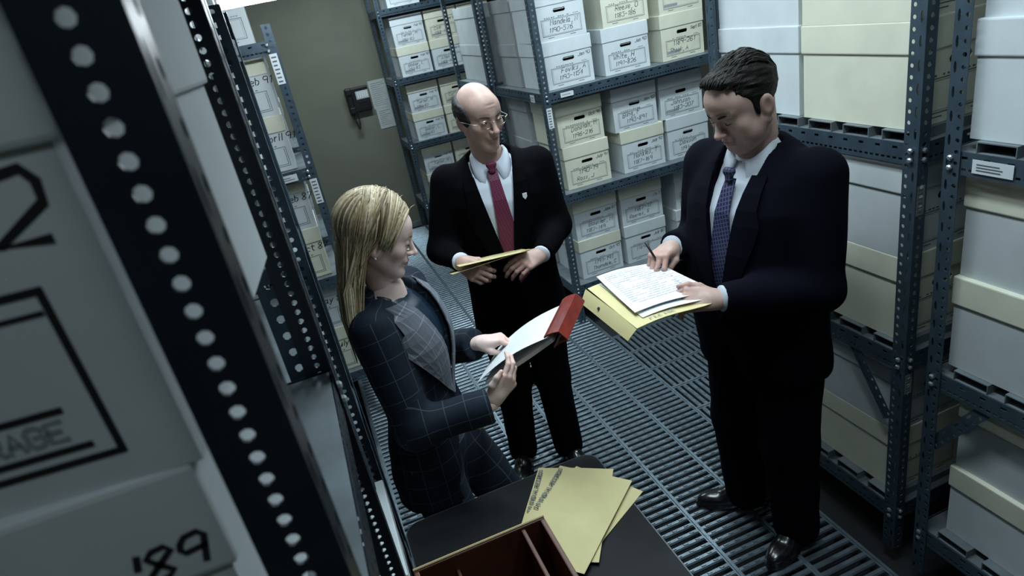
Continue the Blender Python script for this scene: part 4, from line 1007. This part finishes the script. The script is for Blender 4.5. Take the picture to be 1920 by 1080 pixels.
g = [Vector(FC.w(.105+a, pz-.10*(a)*1.2+.001, 1.385+b)) for a, b in slabp]; mb.add(g+[q-Vector(FC.A[1])*.004 for q in g], [(4, 3, 2, 1, 0), (0, 1, 6, 5), (1, 2, 7, 6), (2, 3, 8, 7), (3, 4, 9, 8), (4, 0, 5, 9)])
o = obj('lapel_pin', mb, 'sticker', rC); o['label'] = 'small white shield lapel pin'
# folder in his hands
m = MB(); A, B = Vector((.385, 2.205, 1.222)), Vector((.70, 2.215, 1.222)); dn = Vector((.02, .20, -.060))
m.sheet([[A+(B-A)*(i/6)+dn*(j/4)+Vector((0, 0, .010*math.sin(i/6*math.pi)*0+.004*math.cos(j))) for j in range(5)] for i in range(7)], .0018)
fo = tag(obj('folder', m, 'manilad'), 'thin manila folder held at the waist by the balding man', 'folder'); recenter(fo)
m = MB(); A2 = A+Vector((.03, -.008, .016)); m.sheet([[A2+(B-A2)*(i/6)+dn*(j/4)+Vector((0, 0, .012*(1-i/6))) for j in range(5)] for i in range(7)], .0012); obj('cover', m, 'manila', fo)
# ---- the man in navy at the right
fR = (-.97, -.24, 0); bR = (1.315, 1.68); FR = Frame((*bR, 0), fR)
MANR = (MAN[0], [.235, .235, .235, .235, .235, .232, .212, .175, .12, .075], [.165, .17, .175, .175, .172, .165, .14, .11, .085, .062], [.005, .015, .025, .025, .02, .01, -.005, -.015, -.02, -.02])
SH = [FR.w(-.20, -.01, 1.465), FR.w(.20, -.01, 1.465)]
EL = [(1.275, 1.965, 1.17), (1.325, 1.43, 1.135)]; WR = [(1.095, 1.855, 1.22), (1.045, 1.515, 1.165)]
C = dict(shoulder=SH, elbow=EL, wrist=WR, zv=1.03, vw=.075, jm='suitnavy', sm='shirtg', tm='suitnavy', tie='tieblue', tiez=1.475, tieend=1.06, seed=8, fold=.006, arm=(.085, .070, .050),
    neck=(FR.w(0, -.005, 1.50), FR.w(.0, .02, 1.60)), nr=.063, cz=1.535, legs=[(FR.w(-.10, 0, .88), FR.w(-.11, .02, .48), FR.w(-.125, -.01, .07)), (FR.w(.10, 0, .88), FR.w(.115, .03, .48), FR.w(.125, .01, .07))], hipr=(.125, .098, .082), pelvis=.20, pelvisd=.15,
    shoes=[(FR.w(-.125, -.02, 0), (-.80, .42)), (FR.w(.125, 0, 0), (-.93, -.35))], head=(1.262, 1.668, 1.690), hf=(-.90, -.05, -.42), hu=(0, 0, 1), hscale=1.06,
    hp=dict(skin=(.42, .28, .242), browc=(.03, .02, .015), brow=.6, blush=.3, lipk=.3, stubble=.3, droop=.004, lipy=-.003, w=1.05, nose=.95, jaw=1.15, fat=1), eyes='down', bw=1.35,
    hands=[(Frame((1.085, 1.848, 1.222), (-.86, -.48, .02), (.10, .15, .98)), [(.85, .8, .4), (.8, .95, .5), (.9, 1., .6), (.95, 1., .6)], [(-.022, .012, -.008), (-.036, .045, -.028), (-.028, .070, -.044), (-.012, .090, -.054)], -1, 1.03),
           (Frame((1.032, 1.52, 1.165), (-.90, .38, .12), (.10, -.68, .72)), [(.65, .6, .3), (.7, .65, .3), (.75, .7, .35), (.8, .75, .4)], [(-.022, .012, -.006), (-.046, .045, -.004), (-.052, .078, -.002), (-.050, .105, -.006)], 1, 1.03)], vent=.93)
rR, frR, hfR, jkR, hsR = person('heavyset dark-haired man in a navy suit writing on papers in an open folder', bR, fR, MANR, C)
cuffs(rR, EL, WR, .040, 'shirtg', .005)
def hairR(G):
    L = LG_(hfR, G); d = ellip(L, (0, -.022, .038), (.085, .102, .093))
    d = smin(d, ellip(L, (0, .046, .092), (.056, .038, .026)), .03)+F32(.0042)*wob(G, 190, 5)*np.clip(L.Z*12+.3, .25, 1)
    hl = .083-np.clip(np.abs(L.X)-.020, 0, .1)*.3                        # hairline height over the forehead, lower at the middle
    hl = hl+.020*np.exp(-((np.abs(L.X)-.046)/.012)**2)
    hl = np.where(np.abs(L.X) > .060, .083-(np.abs(L.X)-.060)*9, hl)
    face = np.minimum(L.Y-.018, hl-L.Z)                                    # positive: bare skin
    low = -(L.Z+.070)+np.clip(L.Y+.035, 0, 1)*1.6
    d = smax(smax(d, face, .012), low, .010)
    for s in (-1, 1):
        d = smax(d, -ellip(L, (s*.088, -.010, -.016), (.020, .020, .030)), .006)
        d = smin(d, ellip(L, (s*.0735, .014, .004), (.0055, .009, .030)), .008)
    return d*F32(hsR)
hr = sdf_obj('hair', rR, np.array(C['head'])-.17, np.array(C['head'])+.17, .0030, hairR, 'hairdark', 1)
mb = MB(); rn = random.Random(4); k2 = hsR*hsR
for i in range(230):                                                      # combed locks on top
    x = rn.uniform(-.066, .066); y0 = rn.uniform(-.11, .05); P = []
    ln = rn.uniform(.03, .055); up = rn.uniform(-.001, .004)
    for k in range(6):
        t = k/5; y = y0+ln*t; xx = x*(1-.12*t)+rn.uniform(-.002, .002)
        q = 1-(xx/.086)**2-((y+.022)/.103)**2; q2 = 1-(xx/.057)**2-((y-.046)/.039)**2
        zz = max(.038+.0935*math.sqrt(q) if q > 0 else -1, .092+.0265*math.sqrt(q2) if q2 > 0 else -1)
        if zz < 0: break
        P.append(hfR.w(xx*k2, y*k2, (zz+up*math.sin(t*math.pi))*k2))
    if len(P) < 4: continue
    mb.tube(P, [.0015, .0034, .0038, .0034, .0026, .001][:len(P)-1]+[.001], 5)
obj('combed_locks', mb, 'hairdark', hr, smooth=True)
# his folder, sheets and pen
FZ = 1.175
m = MB(); P0 = [(.745, 1.50), (.755, 1.845), (1.01, 1.83), (1.005, 1.50)]
def bil(P, u, v): return tuple(sum(c*q[k] for c, q in zip(((1-u)*(1-v), (1-u)*v, u*v, u*(1-v)), P)) for k in range(2))
m.sheet([[(*bil(P0, i/8, j/8), FZ+.006*math.sin(i*.6)) for j in range(9)] for i in range(9)], .002)
fo = tag(obj('folder', m, 'manila'), 'open cream folder held by the man in navy, its end flap hanging down', 'folder'); recenter(fo)
m = MB(); m.sheet([[(.748-.027*k/4-.002*k*k/16, 1.50+.345*j/6+(-.012 if j == 6 else .014 if j == 0 else 0)*k/4, FZ-.0075*k-.0005*k*k) for j in range(7)] for k in range(5)], .0018); fp = obj('flap', m, 'manila', fo)
m = MB(); m.tube([(.7315, 1.72, FZ-.018), (.7285, 1.72, FZ-.0155)], .005, 8); obj('punch_hole', m, 'ink', fp)
t = MB(); write(t, 'FILE INDEX', .012, 0, 0, .002, lambda a, b: (.80+a*1.0, 1.512+b, FZ+.009), slant=0); obj('tab_lettering', t, 'printg', fo)
for k, (P1, lb) in enumerate((([(.785, 1.535), (.795, 1.835), (1.01, 1.83), (1.02, 1.52)], 'lower white sheet in the folder of the man in navy'), ([(.775, 1.56), (.80, 1.86), (1.015, 1.835), (1.035, 1.545)], 'top white sheet with writing in the folder of the man in navy'))):
    m = MB(); m.sheet([[(*bil(P1, i/8, j/8), FZ+.008+.010*k+.005*math.sin(i*.6)+.006*(j/8)**3*k) for j in range(9)] for i in range(9)], .0010)
    s_ = tag(obj('paper_sheet', m, 'paper'), lb, 'paper', 'sheets in the folder of the man in navy'); recenter(s_)
    t = MB(); rn = random.Random(k)
    for i in range(17):
        v = .10+i*.05
        x = .06
        while x < .88:
            w = rn.uniform(.03, .12); a = bil(P1, x, v); b = bil(P1, min(x+w, .92), v)
            if rn.random() < .8: ribbon(t, [a, b], .0030, lambda p, q, k=k: (p, q, FZ+.0155+.010*k+.006*k))
            x += w+.02
    obj('written_lines', t, 'inkblue', s_)
m = MB(); pa = Vector((1.002, 1.79, 1.196)); pb = Vector((.972, 1.815, 1.285)); m.tube([pa, pa.lerp(pb, .12), pa.lerp(pb, .15), pb], [.0006, .003, .0042, .0042], 8)
pn = tag(obj('pen', m, 'black', smooth=True), 'slim dark pen in the writing hand of the man in navy', 'pen'); recenter(pn)
MT['hairblonde'] = mat('blonde_hair', (.40, .29, .14), .42, attr='tint', var=.18, vscale=90, spec=.4)
MT['browblonde'] = mat('blonde_brow', (.16, .10, .05), .7)
# ---- the blonde woman in the windowpane suit
fW = (.862, -.507, 0); bW = (.125, 1.87); FW = Frame((*bW, 0), fW)
WOM = ([.66, .76, .86, .96, 1.04, 1.12, 1.20, 1.28, 1.335, 1.37, 1.40], [.195, .195, .185, .162, .150, .158, .168, .165, .145, .105, .055], [.135, .135, .125, .108, .102, .115, .122, .11, .095, .075, .05], [.0, .0, .0, .005, .008, .015, .018, .01, -.002, -.012, -.015])
SH = [FW.w(-.150, -.01, 1.315), FW.w(.150, -.01, 1.315)]
EL = [(.075, 1.66, 1.01), (.235, 2.06, 1.03)]; WR = [(.300, 1.625, 1.02), (.350, 1.905, 1.082)]
C = dict(shoulder=SH, elbow=EL, wrist=WR, zv=1.00, vw=.070, hs=.915, lw=.118, loff=.012, jm='plaid', lm='plaidg', sm='bluesatin', tm='plaidt', plaid=1, seed=12, fold=.004, arm=(.068, .061, .054), vent=.95, vs=.55, blend=.03,
    neck=(FW.w(0, -.005, 1.34), np.array([.125, 1.853, 1.44])), nr=.044, cz=1.385, colz=.035, legs=[(FW.w(-.085, 0, .80), FW.w(-.08, .05, .44), FW.w(-.08, -.02, .09)), (FW.w(.085, .02, .82), FW.w(.10, .17, .46), FW.w(.09, .10, .09))], hipr=(.100, .078, .075), pelvis=.165, pelvisd=.12,
    shoes=[(FW.w(-.08, -.02, 0), (.86, -.5)), (FW.w(.09, .10, 0), (.86, -.4))], head=(.138, 1.85, 1.548), hf=(.90, -.10, -.38), hu=(0, 0, 1), hscale=.97,
    hp=dict(lipy=-.0035, chin=.006, skin=(.70, .53, .485), browc=(.20, .13, .08), brow=.5, blush=.6, lip=(.36, .10, .10), lipk=.9, w=.97, nose=1.02, jaw=.86), eyes='down', lashw=1.7, browm='browblonde',
    hands=[(Frame((.312, 1.632, 1.030), (.78, .06, .56), (.25, -.94, -.12)), [(.35, .55, .3), (.45, .7, .4), (.6, .8, .5), (.8, .9, .5)], [(-.022, .012, -.006), (-.048, .040, .004), (-.056, .070, .006), (-.054, .094, .002)], -1, .90),
           (Frame((.362, 1.898, 1.086), (.93, -.33, .0), (-.10, .10, .99)), [(.55, .75, .4), (.7, .85, .4), (.8, .9, .5), (.85, .9, .5)], [(-.022, .012, -.008), (-.040, .042, -.024), (-.034, .068, -.038), (-.016, .088, -.046)], 1, .90)])
rW, frW, hfW, jkW, hsW = person('blonde woman in a dark windowpane suit reading a clipped document behind the table', bW, fW, WOM, C)

hc = np.array(C['head']); k2 = hsW*hsW
def hw(x, y, z): return Vector(hfW.w(x*k2, y*k2, z*k2))
fall = [(.055, 1.845, 1.55), (.025, 1.815, 1.44), (.005, 1.785, 1.36), (-.005, 1.765, 1.27)]
fall2 = [(.075, 1.90, 1.55), (.035, 1.90, 1.44), (.01, 1.89, 1.36), (.0, 1.88, 1.29)]
BL = [np.array(c) for c in ((.57, .47, .31), (.46, .37, .225), (.35, .27, .155), (.20, .145, .085), (.66, .58, .42))]
def hairW(G):
    L = LG_(hfW, G); d = ellip(L, (0, -.020, .036), (.085, .104, .093))
    face = np.minimum(L.Y-.030+np.clip(.03-L.Z, 0, .1)*.5, .080-L.Z)
    d = smax(d, face, .010); d = smax(d, -(L.Z+.085), .02)*F32(hsW)
    for f_ in (fall, fall2):
        for a, b, r, q in zip(f_[:-1], f_[1:], (.046, .032, .024), (.032, .024, .010)): d = smin(d, rcone(G, a, b, r, q), .02)
    d = d+F32(.0022)*wob(G, 120, 4)
    return smax(d, -ellip(L, (-.090, -.004, -.014), (.030, .024, .034))*F32(hsW), .006)
lo = np.minimum(hc-.16, np.array([-.08, 1.70, 1.20])); hi = hc+.16
hrW = sdf_obj('hair', rW, lo, hi, .0035, hairW, 'hairblonde', 1, colors=lambda P: np.tile(BL[2], (len(P), 1)))
rn = random.Random(11); mb = MB(); tint = []
def lock(P, r, c):
    n0 = len(mb.v); m_ = len(P); mb.tube(P, [r*(.45+.55*math.sin(min(1, .25+k/(m_-1)*1.1)*math.pi)**.5) if k < m_-1 else r*.2 for k in range(m_)], 5); tint.extend([c]*(len(mb.v)-n0))
for i in range(520):
    s = -1 if rn.random() < .72 else 1; y0 = rn.uniform(-.105, .078); part = .012
    col = BL[rn.choice((0, 0, 1, 1, 2, 3, 4))]*rn.uniform(.8, 1.15); P = []
    bang = y0 > .012; r_ = rn.uniform(.0026, .0052); lift = rn.uniform(.002, .013)
    th1 = math.radians(rn.uniform(104, 126) if bang else rn.uniform(92, 104)); ye = (-.030+rn.uniform(-.02, .015)) if not bang else (.004+y0*.34+rn.uniform(-.012, .010))
    if not bang: ye = min(y0-.004, -.036+rn.uniform(-.03, .004)) if y0 > -.05 else y0-.01
    for k in range(10):
        t = k/9; th = th1*t; y = y0+(ye-y0)*t**1.4
        yy = min(abs(y+.020)/.112, .97); sc = math.sqrt(1-yy*yy)
        P.append(hw(part*(1-t)+s*(.0885+lift)*sc*math.sin(th), y, .036+(.0985+lift)*sc*math.cos(th)))
    if not bang:
        end = P[-1]; F_ = fall if s < 0 else fall2
        off = Vector((rn.uniform(-.030, .030), rn.uniform(-.050, .010) if s < 0 else rn.uniform(-.02, .03), 0)); ext = rn.uniform(-.05, .05)
        for q, w_, zz in ((F_[1], .8, .0), (F_[2], .62, .0), (F_[3], .40, ext), ):
            P.append(Vector(q)+off*w_*1.25+Vector((rn.uniform(-.003, .003), 0, zz)))
    lock(P, r_, col)
for i in range(170):                                                      # the back of the head and the long fall
    ph_ = math.radians(rn.uniform(-100, 60)); P = []; col = BL[rn.choice((0, 0, 1, 1, 2, 3, 4))]*rn.uniform(.8, 1.15); lift = rn.uniform(.002, .012)
    for k in range(9):
        th = math.radians(12+rn.uniform(-3, 3)+88*k/8); dx, dy = -math.sin(-ph_), -math.cos(ph_)
        P.append(hw(dx*(.0885+lift)*math.sin(th)+.008*(1-k/8), -.020+dy*(.110+lift)*math.sin(th), .036+(.0975+lift)*math.cos(th)))
    w2 = (ph_+1.75)/2.8; ext = rn.uniform(-.06, .05); ra_ = rn.uniform(-.6, 3.4)
    for q1, q2, rr_, zz in zip(fall[1:], fall2[1:], (.048, .040, .026), (0, 0, ext)):
        c0 = Vector(q1).lerp(Vector(q2), min(max(w2, 0), 1)); P.append(c0+Vector((-abs(math.sin(ra_))*rr_*.9, -math.cos(ra_)*rr_*(1-w2), zz)))
    lock(P, rn.uniform(.0028, .0050), col)
for i in range(16):                                                       # wisps at the crown and forehead
    y = rn.uniform(-.03, .08); p = hw(rn.uniform(-.03, .02), y, .036+.098*math.sqrt(max(0, 1-((y+.02)/.112)**2)))
    d_ = Vector((rn.uniform(-.01, .03), rn.uniform(-.02, .02), rn.uniform(.006, .018))); lock([p, p+d_*.5+Vector((0, 0, .004)), p+d_], .0011, BL[4])
me = mb.mesh('hair_strands'); a = me.color_attributes.new('tint', 'FLOAT_COLOR', 'POINT'); a.data.foreach_set('color', np.concatenate([np.array(tint), np.ones((len(tint), 1))], 1).astype(F32).ravel())
obj('hair_strands', me, 'hairblonde', hrW, smooth=True)
m = MB(); e_ = hw(-.086, -.006, -.043); m.tube([e_+Vector((0, 0, .004)), e_, e_-Vector((0, 0, .004))], [.0015, .0038, .0015], 8); obj('earring', m, 'sticker', rW, smooth=True)
for i in range(9):
    t = i/8; c_ = Vector((.245+.052*t, 1.628-.012*t, .958+.010*t-.004*math.sin(t*9)))
    m = MB(); m.tube([c_-Vector((.0035, 0, 0)), c_-Vector((.002, 0, 0)), c_+Vector((.002, 0, 0)), c_+Vector((.0035, 0, 0))], [.001, .0042, .0042, .001], 8); obj('cuff_bead', m, 'gold', jkW, smooth=True)
# the clipped document in her hands
kd = Vector((.607, .795, 0)); sd = Vector((-.70, .535, -.47)).normalized(); nn = kd.cross(sd)
if nn.z < 0: nn = -nn
K0 = Vector((.515, 1.605, 1.185))
def doc(nm, a0, a1, l0, l1, off, bow, mm, lb, grp=None, th=.0012):
    m = MB(); m.sheet([[K0+kd*(a0+(a1-a0)*i/6)+sd*(l0+(l1-l0)*j/10)+nn*(off+bow*math.sin(j/10*math.pi)-.02*(j/10)**2*(1 if bow else 0)) for j in range(11)] for i in range(7)], th)
    o = obj(nm, m, mm); tag(o, lb, 'document', grp); return recenter(o)
GD = 'sheets of the clipped document'
doc('paper_sheet', 0, .215, .0, .315, .0, .012, 'paper', 'top white sheet of the document the woman reads', GD)
doc('paper_sheet', .004, .21, .0, .29, -.014, -.010, 'paper', 'thick lower wad of sheets under the woman\'s top page', GD, .012)
cb = empty('document_cover', K0, 0, 'dark red leather cover strip binding the top of the woman\'s document', 'document cover')
for nm, l0, l1, o0, o1 in (('upper_leaf', .010, -.040, .010, .004), ('spine', -.040, -.048, .004, -.030), ('lower_leaf', -.048, .004, -.030, -.032)):
    m = MB(); m.sheet([[K0+kd*(-.012+.245*i/4)+sd*(l0+(l1-l0)*j/3)+nn*(o0+(o1-o0)*j/3+(.004*math.sin(j/3*math.pi) if nm != 'spine' else 0)) for j in range(4)] for i in range(5)], .004); obj(nm, m, 'red', cb)
